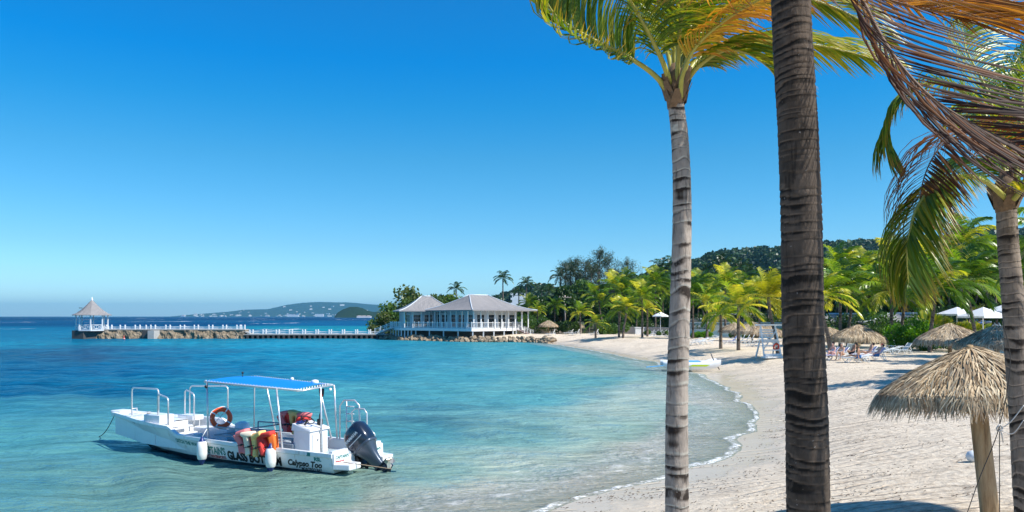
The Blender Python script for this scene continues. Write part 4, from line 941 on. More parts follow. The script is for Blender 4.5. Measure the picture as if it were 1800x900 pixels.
hip_roof(BH,-10.7,150.8,2.6,3.4,R(20),5.15,6.7,.4,over=.9)
hip_roof(BH,-8.0,156.5,3.4,3.0,R(8),5.15,7.9,1.2,over=.9)
deck=[(-23.2,153.2),(-20.4,147.6),(-17.8,146.4),(-6.9,137.2),(.2,144.6),(2.6,149.6),(1.0,160),(-21,160)]
b=MB(); b.prism(deck,ZD-.12,ZD); b.build('deck',M['white_shade'],BH)
b=MB()
for i in range(5): b.bar((*deck[i],ZD-.32),(*deck[i+1],ZD-.32),.1,.42)
b.build('fascia',M['white'],BH)
def rail_run(parent,pts,zf,h=.95,sp=1.15,bal=.16,mat='white',skip_last=False):
    for i in range(len(pts)-1):
        a=Vector((*pts[i][:2],pts[i][2] if len(pts[i])>2 else zf)); c_=Vector((*pts[i+1][:2],pts[i+1][2] if len(pts[i+1])>2 else zf)); L=(c_-a).length; n=max(1,int(L/sp)); r=MB()
        up=Vector((0,0,1)); r.bar(a+up*h,c_+up*h,.09,.07); r.bar(a+up*.14,c_+up*.14,.06,.06)
        m=int(L/bal)
        for k in range(1,m): p=a.lerp(c_,k/m); r.box(p+up*h*.53,(.035,.035,h*.82))
        r.build('railing',M[mat],parent)
        for k in range(n+ (0 if i<len(pts)-2 else 1)):
            p=a.lerp(c_,k/n); q=MB(); q.box(p+up*h*.55,(.13,.13,h*1.12)); q.box(p+up*h*1.13,(.17,.17,.06)); q.build('railing_post',M[mat],parent)
rail_run(BH,deck[:5]+[(1.6,147.4)],ZD,bal=.24)
for k in range(5):
    for j in range(4):
        a=Vector((*deck[k],0)); c_=Vector((*deck[k+1],0)); p=a.lerp(c_,(j+.1)/4) if k<4 else a.lerp(c_,j/4)
        zz=gz1(p.x,p.y); q=MB(); q.box((p.x,p.y+.25,(ZD-.5+min(zz,.3))/2-.2),(.22,.22,ZD-.3-min(zz,.3)+.2)); q.build('pile',M['white_shade'],BH)
b=MB(); b.prism([(-21.4,151.5),(-18.2,149.2),(-7.0,140.6),(-1.2,146.6),(.4,151),(.4,157),(-21,157)],-.4,ZD-.13); b.build('under_deck_dark_fill',M['shadow_wall'],BH)  # dark fill under the deck, painted as its shade
def stairs(parent,a,c_,w_,n,mat,name='stairs'):
    a=Vector(a); c_=Vector(c_); d=(c_-a); hd=Vector((d.x,d.y,0)).normalized(); rz_=math.atan2(hd.y,hd.x); b=MB()
    for k in range(n):
        p=a.lerp(c_,(k+.5)/n); b.box((p.x,p.y,p.z),(d.to_2d().length/n+.06,w_,.07),rz_)
        b.box((p.x,p.y,p.z-.1),(.03,w_-.1,.2),rz_)
    b.build(name,M[mat],parent)
    sd=Vector((-hd.y,hd.x,0))*w_/2
    for s in (1,-1): rail_run(parent,[tuple(a+sd*s),tuple(c_+sd*s)],0,h=.95,sp=1.2,bal=.3)
stairs(BH,(-22.2,151.2,ZD-.05),(-25.6,152.6,.95),1.5,9,'white')
stairs(BH,(.4,147.0,ZD-.05),(3.6,146.0,.75),1.6,9,'redwood')
# boxes of furniture on the deck
# ------------------------------------------------------------------ rocks
M['rock']=None
t=NT('rock'); c=t.coord(); n=t.noise(1.6,7,.7,c); cc=t.ramp(n,[(.25,(.09,.07,.05)),(.5,(.38,.29,.19)),(.75,(.58,.50,.40))])
oi=t.n('ShaderNodeObjectInfo'); cc=t.mix(t.math('MULTIPLY',oi.outputs['Random'],.55),cc,(.22,.17,.12)); M['rock']=t.done(t.pbr(cc,.9,0,t.bump(n,1.0,.15),.2))
def rock_mesh(seed):
    bm=bmesh.new(); bmesh.ops.create_icosphere(bm,subdivisions=3,radius=1); r=random.Random(seed)
    pl=[(Vector((r.gauss(0,1),r.gauss(0,1),r.gauss(0,1))).normalized(),r.uniform(.55,.85)) for _ in range(11)]
    for v in bm.verts:
        for n_,d in pl:
            e=v.co.dot(n_)-d
            if e>0: v.co-=n_*e
        v.co*=1+.05*math.sin(v.co.x*9+seed)*math.sin(v.co.y*8)
    me=bpy.data.meshes.new('rock'); bm.to_mesh(me); bm.free(); me.materials.append(M['rock']); return me
RK=[rock_mesh(i) for i in range(6)]
def rock(p,s,label,group,name='rock'):
    o=bpy.data.objects.new(name,RK[rg.randrange(6)]); COL.objects.link(o); o.location=p; o.scale=(s*rg.uniform(.8,1.4),s*rg.uniform(.7,1.1),s*rg.uniform(.6,.95)); o.rotation_euler=(rg.uniform(-.3,.3),rg.uniform(-.3,.3),rg.uniform(0,6.28))
    tag(o,label,'rock',group)
line=[(-24.5,152.6),(-21.5,149.0),(-18,144.8),(-12.5,140.2),(-8,136.4),(-4,135.2),(0,135.0),(3.6,133.2),(5.6,129.5),(6.2,127.0)]
LL=[(Vector(line[i+1])-Vector(line[i])).length for i in range(len(line)-1)]; TT=sum(LL)
for k in range(150):
    d=(k+rg.random())/150*TT; i=0
    while d>LL[i] and i<len(LL)-1: d-=LL[i]; i+=1
    p=Vector(line[i]).lerp(Vector(line[i+1]),d/LL[i]); row=k%3; nrm=Vector((.5,.85)); s=rg.uniform(.34,.62)
    p=p+nrm*(row*.75-.3+rg.uniform(-.3,.3)); rock((p.x,p.y,.0+row*.25+rg.uniform(-.05,.15)),s*(1.0 if row else .85),'rough tan boulder in the bank under the beach house deck','boulders along the bank below the beach house')
# ------------------------------------------------------------------ pier and gazebo
t=NT('stone_base'); c=t.coord(); n=t.noise(1.1,7,.75,c); v=t.n('ShaderNodeTexVoronoi'); v.inputs['Scale'].default_value=1.5; t.l(c,v.inputs['Vector'])
cc=t.ramp(n,[(.3,(.09,.07,.05)),(.5,(.36,.28,.18)),(.72,(.60,.52,.42))]); cc=t.mix(t.ramp(v.outputs['Distance'],[(.0,0.0),(.5,.5)]),cc,(.08,.065,.05))
M['stone']=t.done(t.pbr(cc,.9,0,t.bump(n,1.0,.25),.2))
M['concrete']=plain('concrete',(.42,.40,.37),.85,var=.2,scale=1.5,bump=.4)
M['concrete_dark']=plain('dark_concrete',(.07,.065,.06),.7,var=.3,scale=1.5,bump=.4)  # much darker than the plain concrete
PY=155.0
PI_=empty('pier',(0,0,0),0,'long low pier with white bollards running out over the sea from the beach house','pier')
b=MB(); b.box((-65.2,PY+1.1,1.72),(27.4,2.4,.16)); b.box((-37.2,PY+1.1,.78),(29.0,2.4,.2)); b.build('walkway',M['concrete'],PI_)
# rough stone footing of the outer half
rows=[]; nx=170
for j in range(9):
    r=[]; v_=j/8
    for i in range(nx):
        xx=-83.0+(i/(nx-1))*31.4; prof=.4+1.3*(1-v_); n_=fbm(np.array([xx*1.2]),np.array([v_*2.0]),4,4)[0]-.45
        r.append((xx, PY+.1-(v_)*1.0-n_*1.5, 1.62-2.1*v_+n_*.35*(v_>0)))
    rows.append(r)
b=MB(); b.grid(rows,False); b.box((-67,PY+1.15,.3),(31,2.2,2.7)); b.build('footing',M['stone'],PI_)
b=MB(); b.prism([(-84.0,PY-1.6),(-81.6,PY-2.0),(-79.0,PY+.2),(-79.0,PY+3.2),(-84.0,PY+3.0)],-1,1.6); b.build('gazebo_base',M['concrete_dark'],PI_); b=MB(); b.prism([(-69.4,PY-1.9),(-68.2,PY-1.9),(-67.8,PY),(-69.4,PY)],-1,1.58); b.build('concrete_block',M['concrete'],PI_)
b=MB(); b.prism([(-70.6,PY-1.45),(-69.5,PY-1.45),(-69.3,PY),(-70.6,PY)],-1,1.55); b.build('recess_shade_block',M['concrete_dark'],PI_)  # solid block, the shade of a hollow put into its dark colour
b=MB()
for i in range(29): b.box((-51+i*1.0,PY+.15,.1),(.42,.5,1.2))
b.box((-37.4,PY+1.6,.2),(28.6,1.2,.9)); b.build('pile_row',M['concrete_dark'],PI_)
st=MB()
for k in range(5): st.box((-51.9+k*.35,PY+1.1,1.5-k*.17),(.4,2.2,.16))
st.build('steps',M['concrete'],PI_)
def pier_posts(xs,z0,h):
    for x_ in xs:
        for yy in (PY+.1,PY+2.1):
            q=MB(); q.box((x_,yy,z0+h/2),(.20,.20,h)); q.lathe([(.15,0),(.12,.08),(.02,.14)],8,(x_,yy,z0+h)); q.build('bollard',M['white'],PI_)
def rope(xs,z,sag,yy):
    P=[]
    for a,c_ in zip(xs[:-1],xs[1:]):
        for k in range(6): u=k/6; P.append((a+(c_-a)*u,yy,z-sag*4*u*(1-u)))
    P.append((xs[-1],yy,z)); q=MB(); q.tube(P,.026,6); q.build('rope',M['white'],PI_)
x1=[-78.2,-75.6,-72.7,-70.6,-69.7,-66.8,-64.0,-61.3,-58.5,-55.8,-53.1,-52.2]; x2=[-50.6]+[-50.6+2.55*k for k in range(1,11)]
pier_posts(x1,1.8,.72); pier_posts(x2,.88,.72)
for yy in (PY+.1,PY+2.1):
    rope(x1,2.3,.12,yy); rope(x1,2.0,.12,yy); rope(x2,1.4,.12,yy); rope(x2,1.1,.12,yy)
GZ=empty('gazebo',(-81.3,PY+.6,1.72),0,'white octagonal gazebo with a pointed shingled roof at the end of the pier','gazebo')
b=MB(); rz8=[(2.75*math.cos(R(22.5+45*k)),2.75*math.sin(R(22.5+45*k))) for k in range(8)]
b.prism([(p[0]*1.06,p[1]*1.06) for p in rz8],-.22,0); b.build('floor',M['white_shade'],GZ)
for p in rz8:
    q=MB(); q.box((p[0],p[1],1.45),(.17,.17,2.9)); q.box((p[0],p[1],.35),(.3,.3,.7)); q.build('post',M['white'],GZ)
b=MB(); prof=[(3.35,0),(2.6,.40),(1.8,1.08),(.9,2.1),(.12,3.1)]; N8=8
V_=[]; 
for r_,z_ in prof: V_.append([(r_*math.cos(R(22.5+45*k))*1.03,r_*math.sin(R(22.5+45*k))*1.03,2.86+z_*.92) for k in range(8)])
b.grid(V_,False,True); b.add([(p[0],p[1],p[2]-.12) for p in V_[0]],[list(range(8))[::-1]],False)
b.grid([[(p[0],p[1],p[2]-.12) for p in V_[0]],V_[0]],False,True); ro=b.build('roof',M['shingle'],GZ)
f=MB(); f.lathe([(.0,.55),(.07,.45),(.12,.2),(.2,0),(.16,-.2)],10,(0,0,2.86+2.95)); f.build('finial',M['white'],ro)
d=MB(); d.box((-1.6,-1.1,4.18),(.5,.4,.12)); d.build('vent',M['dark_rail'],ro)
for k in range(8):
    if k==7: continue
    a=Vector((*rz8[k],0)); c_=Vector((*rz8[(k+1)%8],0)); q=MB(); up=Vector((0,0,1)); q.bar(a+up*.95,c_+up*.95,.07,.08); q.bar(a+up*.15,c_+up*.15,.06,.08)
    for h_ in range(2):
        a2=a.lerp(c_,h_/2+.03); c2=a.lerp(c_,h_/2+.47); q.bar(a2+up*.18,c2+up*.92,.04,.05); q.bar(a2+up*.92,c2+up*.18,.04,.05); q.bar(c2+up*.15+(c_-a)*.03,c2+up*.95+(c_-a)*.03,.05,.05)
    q.build('railing',M['white'],GZ)
b=MB(); M_red=plain('buoy_red',(.6,.05,.03),.4); b.lathe([(0,-.2),(.16,-.1),(.2,.1),(.14,.3),(.05,.42),(.03,.75),(0,.78)],14); bo=b.build('marker_buoy',M_red); bo.location=at(218,597,149); bo.location.z=.05
tag(bo,'small red and white marker buoy floating in front of the stone pier','buoy')
b=MB(); b.lathe([(.205,.08),(.205,.16)],14); b.build('band',M['white'],bo)

# ------------------------------------------------------------------ walls and terraces behind the beach
M['stonewall']=plain('stone_wall',(.50,.42,.36),.9,var=.25,scale=2.5,bump=.9)
M['poolwall']=plain('pale_blue_wall',(.42,.62,.68),.6,var=.08,scale=1)
M['cream']=plain('cream_wall',(.74,.70,.63),.8,var=.08,scale=1,bump=.2)
def wall_obj(name,pts,h,th,mat,label,cap=None,z0=None):
    b=MB()
    for a,c_ in zip(pts[:-1],pts[1:]):
        za=gz1(*a) if z0 is None else z0; d=(Vector(c_)-Vector(a)).normalized()*.0
        b.bar((a[0],a[1],za+h/2-.2),(c_[0],c_[1],za+h/2-.2),th,h+.4)
    root=empty(name,(0,0,0),0,label,'wall'); b.build('wall',M[mat],root)
    if cap:
        q=MB()
        for a,c_ in zip(pts[:-1],pts[1:]):
            za=gz1(*a) if z0 is None else z0; q.bar((a[0],a[1],za+h+.05),(c_[0],c_[1],za+h+.05),th+.12,.12)
        q.build('coping',M[cap],root)
    return root
pt=lambda px,D:((px-900)/F*D,D)
wall_obj('stone_wall',[pt(919,150),pt(985,151),pt(1022,150)],1.25,.35,'stonewall','low rough tan stone wall from the beach house steps to the round bush','concrete')
wall_obj('stone_wall',[pt(1094,146),pt(1122,145)],1.15,.35,'stonewall','short stone wall piece behind the pair of palms on the far sand','concrete')
wall_obj('stone_wall',[pt(1132,143),pt(1156,142),pt(1210,135)],1.15,.35,'stonewall','low stone wall below the far white parasol','concrete')
b=MB(); b.box((0,0,.6),(1.5,.6,1.2)); b.box((0,0,1.23),(1.7,.75,.1)); g=b.build('gate_pier',M['white']); g.location=placed(1124,141); tag(g,'white square pier at the gap of the stone wall behind the thick palm stem','wall')
wall_obj('pool_wall',[pt(1205,128),pt(1290,124),pt(1365,122)],1.0,.3,'poolwall','long pale blue pool edge wall behind the shaded beach palms','white')
wall_obj('terrace_wall',[pt(1205,140),pt(1300,138),pt(1400,134)],2.1,.3,'cream','cream terrace wall above the pale blue pool edge','white')
wall_obj('garden_wall',[pt(1478,96),pt(1530,95)],1.15,.3,'stonewall','low tan wall behind the far left thatched parasol','concrete')
def simple_house(px,D,w_,d_,h_,rot,label,nwin=4,name='resort_building'):
    p=placed(px,D); root=empty(name,p,rot,label,'building'); b=MB(); b.box((0,0,h_/2),(w_,d_,h_)); b.build('wall',M['white'],root)
    hip_roof(root,0,0,w_/2,d_/2,0,h_-.02,h_+1.0,w_*.25,over=.7)
    for k in range(nwin):
        x_=-w_/2+w_*(k+.5)/nwin; q=MB()
        for s in (-1,1): q.box((x_+s*.55,-d_/2-.02,1.4),(.1,.1,2.3))
        q.box((x_,-d_/2-.02,2.55),(1.2,.1,.1)); f_=q.build('window',M['white_shade'],root); g=MB(); g.box((x_,-d_/2-.015,1.35),(1.0,.06,2.2)); g.build('pane',M['glass_dark'],f_)
    return root
simple_house(1310,145,20,8,2.5,0,'long white resort building glimpsed between palm stems behind the pool wall',7)
simple_house(1610,100,13,6,2.5,R(-8),'white resort building glimpsed behind the hedge and the man in grey',5)
simple_house(1500,112,14,6,2.5,0,'white building behind the grey-stemmed twin palms',5)
simple_house(1780,104,16,7,2.7,R(-10),'dark-fronted restaurant building behind the white square parasols',5)
# power poles
M['pole']=plain('pole_wood',(.34,.29,.25),.9,var=.2,scale=4)
for px,D,py,lab in ((993,185,519,'pale timber power pole with one crossarm, left of the pair'),(1006,195,512,'taller timber power pole with crossarm, right of the pair'),(1053,192,508,'thick brown power pole in front of the feathery trees')):
    p=placed(px,D); hh=H-(py-HOR)/F*D-p.z; root=empty('power_pole',p,.2,lab,'pole','timber power poles'); b=MB(); b.tube([(0,0,-.2),(0,0,hh)],[.24,.17],10); b.build('pole',M['pole'],root)
    b=MB(); b.box((0,-.2,hh-.5),(3.0,.14,.16)); b.box((0,-.2,hh-1.5),(2.2,.12,.14)); b.build('crossarm',M['pole'],root)
    for s in (-1.3,-.6,.6,1.3): q=MB(); q.lathe([(.07,0),(.1,.08),(.05,.2),(0,.25)],8,(s,-.2,hh-.42)); q.build('insulator',M['concrete'],root)

# ------------------------------------------------------------------ thatched parasols
t=NT('thatch'); ti=t.attr('tint'); cc=t.ramp(ti,[(0,(.16,.10,.055)),(.3,(.42,.30,.18)),(.65,(.66,.51,.33)),(1,(.82,.70,.50))])
nz=t.noise(1.6,4,.6,t.coord()); cc=t.mix(t.math('MULTIPLY',t.ramp(nz,[(.48,0.0),(.64,1.0)]),.55),cc,(.20,.15,.11))  # weathered patches, deepened to suggest the shadow band across the thatch too
tl=t.n('ShaderNodeBsdfTranslucent'); t.l(cc,tl.inputs['Color']); mx=t.n('ShaderNodeMixShader'); mx.inputs[0].default_value=.12; t.l(t.pbr(cc,.8,spec=.25),mx.inputs[1]); t.l(tl.outputs[0],mx.inputs[2]); M['thatch']=t.done(mx.outputs[0])
t=NT('round_timber_post'); n=t.noise(10,6,.7,t.coord('Object',(1,1,.12))); n2=t.noise(2.2,5,.7,t.coord('Object',(1,1,.5)),.5); cc=t.ramp(n,[(.3,(.20,.125,.065)),(.5,(.42,.29,.165)),(.7,(.56,.42,.26))]); cc=t.mix(t.ramp(n2,[(.55,0.0),(.68,.8)]),cc,(.13,.09,.055)); M['post']=t.done(t.pbr(cc,.85,0,t.bump(n,1.0,.02),.2))
def thatch_mesh(rad,hgt,n,wd,seed,fr=.34):
    """straw blades laid in courses over a bell-shaped frame, ragged fringe at the rim"""
    rr=np.random.default_rng(seed)
    def prof(u): # u 0 apex .. 1 rim
        return hgt*(1-(.30*u**.6+.70*u**1.25)*(1-.08*math.sin(u*3.14)))
    V=[];Q=[];T=[]
    # under-surface so the roof is closed
    k=28; base=[]
    for j in range(9):
        u=j/8*.97+.01
        for i in range(k): a=2*math.pi*i/k; V.append((rad*u*math.cos(a),rad*u*math.sin(a),prof(u)-.10)); T.append(.12)
    for j in range(8):
        for i in range(k): Q.append((j*k+i,j*k+(i+1)%k,(j+1)*k+(i+1)%k,(j+1)*k+i))
    for m in range(n):
        c_=rr.random(); course=min(.98,.02+.98*math.sqrt(rr.random())); ln=rr.uniform(.16,.36)*(1 if course<.8 else 1.15); 
        if m<n*.28: course=rr.uniform(.84,1.0); ln=rr.uniform(.14,.3)
        a=rr.uniform(0,2*math.pi); da=rr.normal(0,.05); lift=rr.uniform(.0,.07)+.02*rr.random()
        wob=1+.035*math.sin(a*5+seed)+.02*math.sin(a*11)
        pts=[]
        for s in range(4):
            u=course-.02+ln*s/3; aa=a+da*s/3+rr.normal(0,.006)
            if u<=1.0: x_=rad*wob*u; z_=prof(u)
            else: x_=rad*wob*(1.0+(u-1)*.38); z_=prof(1)-(u-1)*rad*fr*2.6
            pts.append(Vector((x_*math.cos(aa),x_*math.sin(aa),z_+lift*(.5+.5*math.sin(s)) + .02)))
        sd=Vector((-math.sin(a),math.cos(a),rr.uniform(-.5,.5))).normalized(); b0=len(V); tt=float(np.clip(rr.normal(.55,.27),0,1)); w_=wd*rr.uniform(.5,1.3)
        for s,p in enumerate(pts):
            ww=w_*(1-.75*(s/3)**2); V.append(tuple(p-sd*ww)); V.append(tuple(p+sd*ww)); T+= [tt*(1-.15*(s==0)),tt]
        for s in range(3): q=b0+2*s; Q.append((q,q+1,q+3,q+2))
    return fast_mesh('thatch',V,Q,{'tint':T})
def parasol(p,rad,hgt,zr,me,pr_,label,lean=(0,0),rot=0,group='thatched parasols on the beach'):
    root=empty('thatched_parasol',p,rot,label,'parasol',group); lx,ly=lean
    b=MB(); b.tube([(lx,ly,-.4),(lx*.5,ly*.5,zr*.5),(0,0,zr+hgt*.5)],[pr_,pr_*.97,pr_*.9],14); b.build('post',M['post'],root)
    o=bpy.data.objects.new('thatch',me); COL.objects.link(o); o.parent=root; o.location=(0,0,zr)
    b=MB()
    for k in range(8): a=k*math.pi/4; b.tube([(.05*math.cos(a),.05*math.sin(a),zr+hgt*.75),(rad*.95*math.cos(a),rad*.95*math.sin(a),zr-.08)],.022,6)
    for k in range(4): a=k*math.pi/2+.4; b.tube([(0,0,zr-.35),(rad*.55*math.cos(a),rad*.55*math.sin(a),zr+.16)],.025,6)
    b.build('frame',M['post'],root); return root,o
near_t=thatch_mesh(1.50,.80,14000,.0125,4,.24); near_t.materials.append(M['thatch'])
mid_t=[thatch_mesh(1.7,.95,4200,.020,s,.28) for s in (8,9)]; [q.materials.append(M['thatch']) for q in mid_t]
D0=13.4; c0=at(1712,712,D0); base0=gz1(c0.x,c0.y)
r_,o_=parasol((c0.x,c0.y,base0),1.50,.80,c0.z-base0+.16,near_t,.145,'large nearest thatched parasol with ragged straw fringe on a round timber post',lean=(.26,-.1))
o_.rotation_euler=(R(-3),R(-3.5),0)
hub=MB(); hub.lathe([(0,.05),(.05,.04),(.07,.0),(.09,-.06)],12,(0,0,.80)); hub.build('cap',M['post'],o_)
def mid_parasol(px,D,apex_py,sc,k,label,**kw):
    p=placed(px,D); za=H-(apex_py-HOR)/F*D-p.z; return parasol(tuple(p),1.7*sc,.95*sc,za-.95*sc,mid_t[k%2],.11*sc**.5,label,rot=k*1.3,**kw)
for px,D,py,sc,lab in [(1670,46,568,1.08,'middle thatched parasol before the bright hedge, left of the darker one'),(1753,42,571,1.1,'darker thatched parasol partly behind the right-hand front trunk'),
    (1508,72,570,1.36,'far left thatched parasol shading the sunbathers'),(1458,76,575,1.1,'thatched parasol half hidden right behind the thickest trunk'),(1292,104,566,1.2,'left one of the shaded thatched parasols behind the dark-stemmed palm'),
    (1322,98,565,1.35,'middle one of the shaded thatched parasols over the grey deck chairs'),(1352,102,572,1.15,'thatched parasol behind the white lifeguard chair'),(964,146,563,1.0,'small far thatched parasol standing before the stone wall'),
    (1000,160,565,1.0,'far thatched parasol between the power poles and the yellow-tipped palm'),(1012,164,566,.95,'far thatched parasol half behind the short yellow-tipped palm')]:
    r_,o_=mid_parasol(px,D,py,sc,int(px),lab); o_.scale=(sc,sc,sc)
# white fabric parasols
M['canvas']=plain('white_canvas',(.78,.79,.80),.7,var=.05,scale=2)
def white_parasol(px,D,zc,w_,h_,n,label,name='canvas_parasol'):
    p=placed(px,D); root=empty(name,p,.3,label,'parasol','white fabric parasols'); zt=zc-p.z; b=MB()
    rim=[(w_/2*math.cos(2*math.pi*k/n+math.pi/n)*(1.2 if n==4 else 1),w_/2*math.sin(2*math.pi*k/n+math.pi/n)*(1.2 if n==4 else 1),zt) for k in range(n)]
    for k in range(n): b.add([rim[k],rim[(k+1)%n],(0,0,zt+h_)],[(0,1,2)],False); a=rim[k]; c_=rim[(k+1)%n]; b.add([a,(a[0],a[1],a[2]-.18),(c_[0],c_[1],c_[2]-.18),c_],[(0,1,2,3)],False)
    b.build('canopy',M['canvas'],root); q=MB(); q.tube([(0,0,0),(0,0,zt+h_)],.05,8); q.build('pole',M['white'],root)
    q=MB()
    for k in range(n): q.tube([(0,0,zt+h_-.06),(rim[k][0]*.97,rim[k][1]*.97,zt-.03)],.02,5)
    q.build('rib',M['white'],root); q=MB(); q.lathe([(.4,0),(.4,.1),(.06,.15)],12); q.build('base',M['concrete'],root)
white_parasol(1161,136,H+.1,2.7,.65,8,'single white parasol far along the beach, left of the slim front trunk')
white_parasol(1682,86,H+.25,3.4,.75,4,'white square parasol left of the palm stem near the restaurant')
white_parasol(1728,82,H-.0,3.9,.95,4,'larger white square parasol behind the palm stem near the restaurant')
white_parasol(1768,90,H+.6,3.6,.8,4,'white square parasol furthest right, behind the right-hand front trunk')
# ------------------------------------------------------------------ loungers and deck chairs
M['lframe']=plain('white_frame',(.78,.80,.80),.35,var=.04); M['lgrey']=plain('grey_sling',(.33,.41,.44),.7,var=.08,scale=8); M['lwhite']=plain('white_sling',(.72,.74,.74),.7,var=.06,scale=8)
M['lav']=plain('lavender_towel',(.50,.44,.66),.9,var=.1,scale=8); M['blue_towel']=plain('blue_towel',(.05,.14,.48),.9,var=.15,scale=8)
def lounger_meshes(back):
    s=MB(); a=R(back); s.box((.62,0,.36),(1.3,.58,.035)); c_,sn=math.cos(a),math.sin(a)
    bk=MB(); bk.bar((-.02,0,.37),(-.02-.75*c_,0,.37+.75*sn),.58,.035)
    f=MB()
    for y_ in (-.31,.31):
        f.tube([(1.32,y_,.35),(0,y_,.35),(-.35,y_,.33)],.022,6); f.tube([(0,y_,.35),(-.78*c_,y_,.37+.78*sn)],.022,6)
        f.tube([(-.45*c_,y_,.37+.45*sn),(-.55,y_,.03)],.018,6); f.tube([(.35,y_,.62),(-.05,y_,.64),(-.25*c_,y_,.40+.3*sn)],.018,6); f.tube([(.35,y_,.62),(.4,y_,.35)],.016,6)
    for y_ in (-.31,.31): 
        pass
    lg=[]
    for x0,x1 in ((1.15,.85),(.35,.05),(.65,.95),(-.25,-.55)):
        l=MB(); 
        for y_ in (-.31,.31): l.tube([(x0,y_,.34),((x0+x1)/2,y_,.12),(x1,y_,.0)],.02,6)
        l.tube([(x1,-.31,.02),(x1,.31,.02)],.018,6); lg.append(l.mesh('leg'))
    return s.mesh('seat'),bk.mesh('backrest'),f.mesh('frame'),lg
LM={bk:lounger_meshes(bk) for bk in (18,48,62)}
def lounger(p,rz_,back,mat,label,group='loungers on the sand'):
    root=empty('sun_lounger',p,rz_,label,'lounger',group); s,bk,f,lg=LM[back]
    for nm,me,mt in (('seat',s,mat),('backrest',bk,mat),('frame',f,'lframe'))+tuple(('leg',l,'lframe') for l in lg):
        o=bpy.data.objects.new(nm,me); COL.objects.link(o); o.parent=root
        if not me.materials: me.materials.append(None)
        o.material_slots[0].link='OBJECT'; o.material_slots[0].material=M[mt]
    return root
LG=[(1590,68,R(188),48,'lgrey','grey raised-back lounger at the left foot of the bright hedge'),(1574,84,R(200),62,'lgrey','grey upright lounger behind the stout palm stem at the hedge'),
 (1462,60,R(170),48,'lav','lounger with lavender towel under the woman in a swimsuit, leftmost by the trunk'),(1478,59,R(175),48,'lav','lounger under the fair-haired sunbather, second from the thickest trunk'),
 (1493,63,R(95),62,'lgrey','grey upright lounger with a dark bag between the two groups of sunbathers'),(1512,56,R(178),18,'lwhite','flat white lounger of the sunbather sitting with her back to us'),
 (1528,60,R(172),48,'lav','lounger with lavender towel and dark-haired sunbather'),(1542,58,R(168),48,'lav','rightmost occupied lounger, its sunbather in a red cap'),
 (1556,66,R(170),18,'lwhite','empty flat white lounger right of the sunbathers'),(1570,70,R(185),18,'lwhite','empty flat white lounger near the grey raised-back one'),
 (1258,108,R(180),18,'lwhite','low white lounger behind the brown-frond palm, left'),(1234,96,R(180),18,'lwhite','low white lounger near the slim trunk, front row'),(1245,92,R(175),18,'lwhite','low white lounger in the front row by the leaning palm stem'),(1228,90,R(178),18,'lwhite','low white lounger nearest the sea, right of the slim trunk'),
 (1288,92,R(180),48,'lav','lounger with lavender towel in the shade left of the dark palm stem'),(1304,94,R(165),62,'lgrey','grey deck chair, first in the shaded row right of the dark palm stem'),(1312,93,R(165),62,'lgrey','grey deck chair, second in the shaded row'),
 (1320,92,R(165),62,'lgrey','grey deck chair, third in the shaded row under the parasol'),(1329,84,R(165),62,'lgrey','grey deck chair in the nearer pair by the lifeguard chair, left'),(1338,84,R(165),62,'lgrey','grey deck chair in the nearer pair by the lifeguard chair, right'),
 (972,141,R(165),62,'lwhite','white lounger below the small far thatched parasol'),(1015,139,R(165),62,'lwhite','white lounger left of the smallest sand palm'),(1003,142,R(165),48,'lwhite','white lounger by the dark round bush'),(1048,136,R(165),62,'lwhite','white lounger just behind the smallest sand palm')]
for px,D,rz_,bk,mt,lab in LG: lounger(placed(px,D),rz_,bk,mt,lab)
for k,px in enumerate((1145,1152,1159,1166,1171)):
    p=placed(px,134); l=lounger((p.x,p.y,p.z),R(170),48,'lwhite',('first','second','third','fourth','fifth')[k]+' from left of the white loungers in the raised row under the far single parasol','raised row of loungers'); 
b=MB(); b.prism([pt(1136,131),pt(1212,128),pt(1214,134.5),pt(1134,138)],-.3,gz1(*pt(1160,134))-.01+.02); te=b.build('terrace',M['cream']); tag(te,kind='structure'); te.location.z=0
# lifeguard chair
LGP=placed(1351,66); LGC=empty('lifeguard_chair',LGP,R(10),'tall white timber lifeguard chair with slanted legs beside the yellow palm','chair')
def lbar(nm,a,c_,w_=.09,h_=.09): q=MB(); q.bar(a,c_,w_,h_); q.build(nm,M['white'],LGC)
for sx_ in (-.75,.75):
    lbar('leg',(sx_,-.75,0),(sx_*.85,.15,2.7),.10,.10); lbar('leg',(sx_,.75,0),(sx_*.85,.2,1.5),.10,.10)
lbar('brace',(-.75,-.72,.25),(.75,-.72,.25)); lbar('brace',(-.72,-.5,.7),(.68,.1,2.2),.07,.07); lbar('brace',(.72,-.5,.7),(-.68,.1,2.2),.07,.07); lbar('crossbar',(-1.1,.15,2.72),(1.5,.15,2.72),.10,.14); lbar('crossbar',(-.72,-.3,1.45),(.72,-.3,1.45))
q=MB(); q.box((0,.0,1.5),(1.3,.75,.07)); q.build('seat',M['white'],LGC); q=MB()
for k in range(4): q.box((0,.4,1.7+k*.2),(1.25,.05,.13))
q.build('backrest',M['white'],LGC); q=MB()
for k in range(4): q.bar((-.75,-.75+k*.12,.35+k*.33),(.75,-.75+k*.12,.35+k*.33),.06,.09)
q.build('ladder_rung',M['white'],LGC); q=MB(); q.box((.0,-.9,.12),(1.9,.7,.12)); q.build('step_board',M['white'],LGC)
b=MB(); P=[(.24*math.cos(a),0,.24*math.sin(a)) for a in np.linspace(0,2*math.pi,25)]; b.tube(P,.07,8,False); rb=b.build('life_ring',plain('ring_red',(.62,.06,.03),.45)); rb.location=LGP+Vector((.45,-.55,.95)); rb.rotation_euler=(R(10),0,R(20)); tag(rb,'small red life ring hung on the white lifeguard chair','life ring')

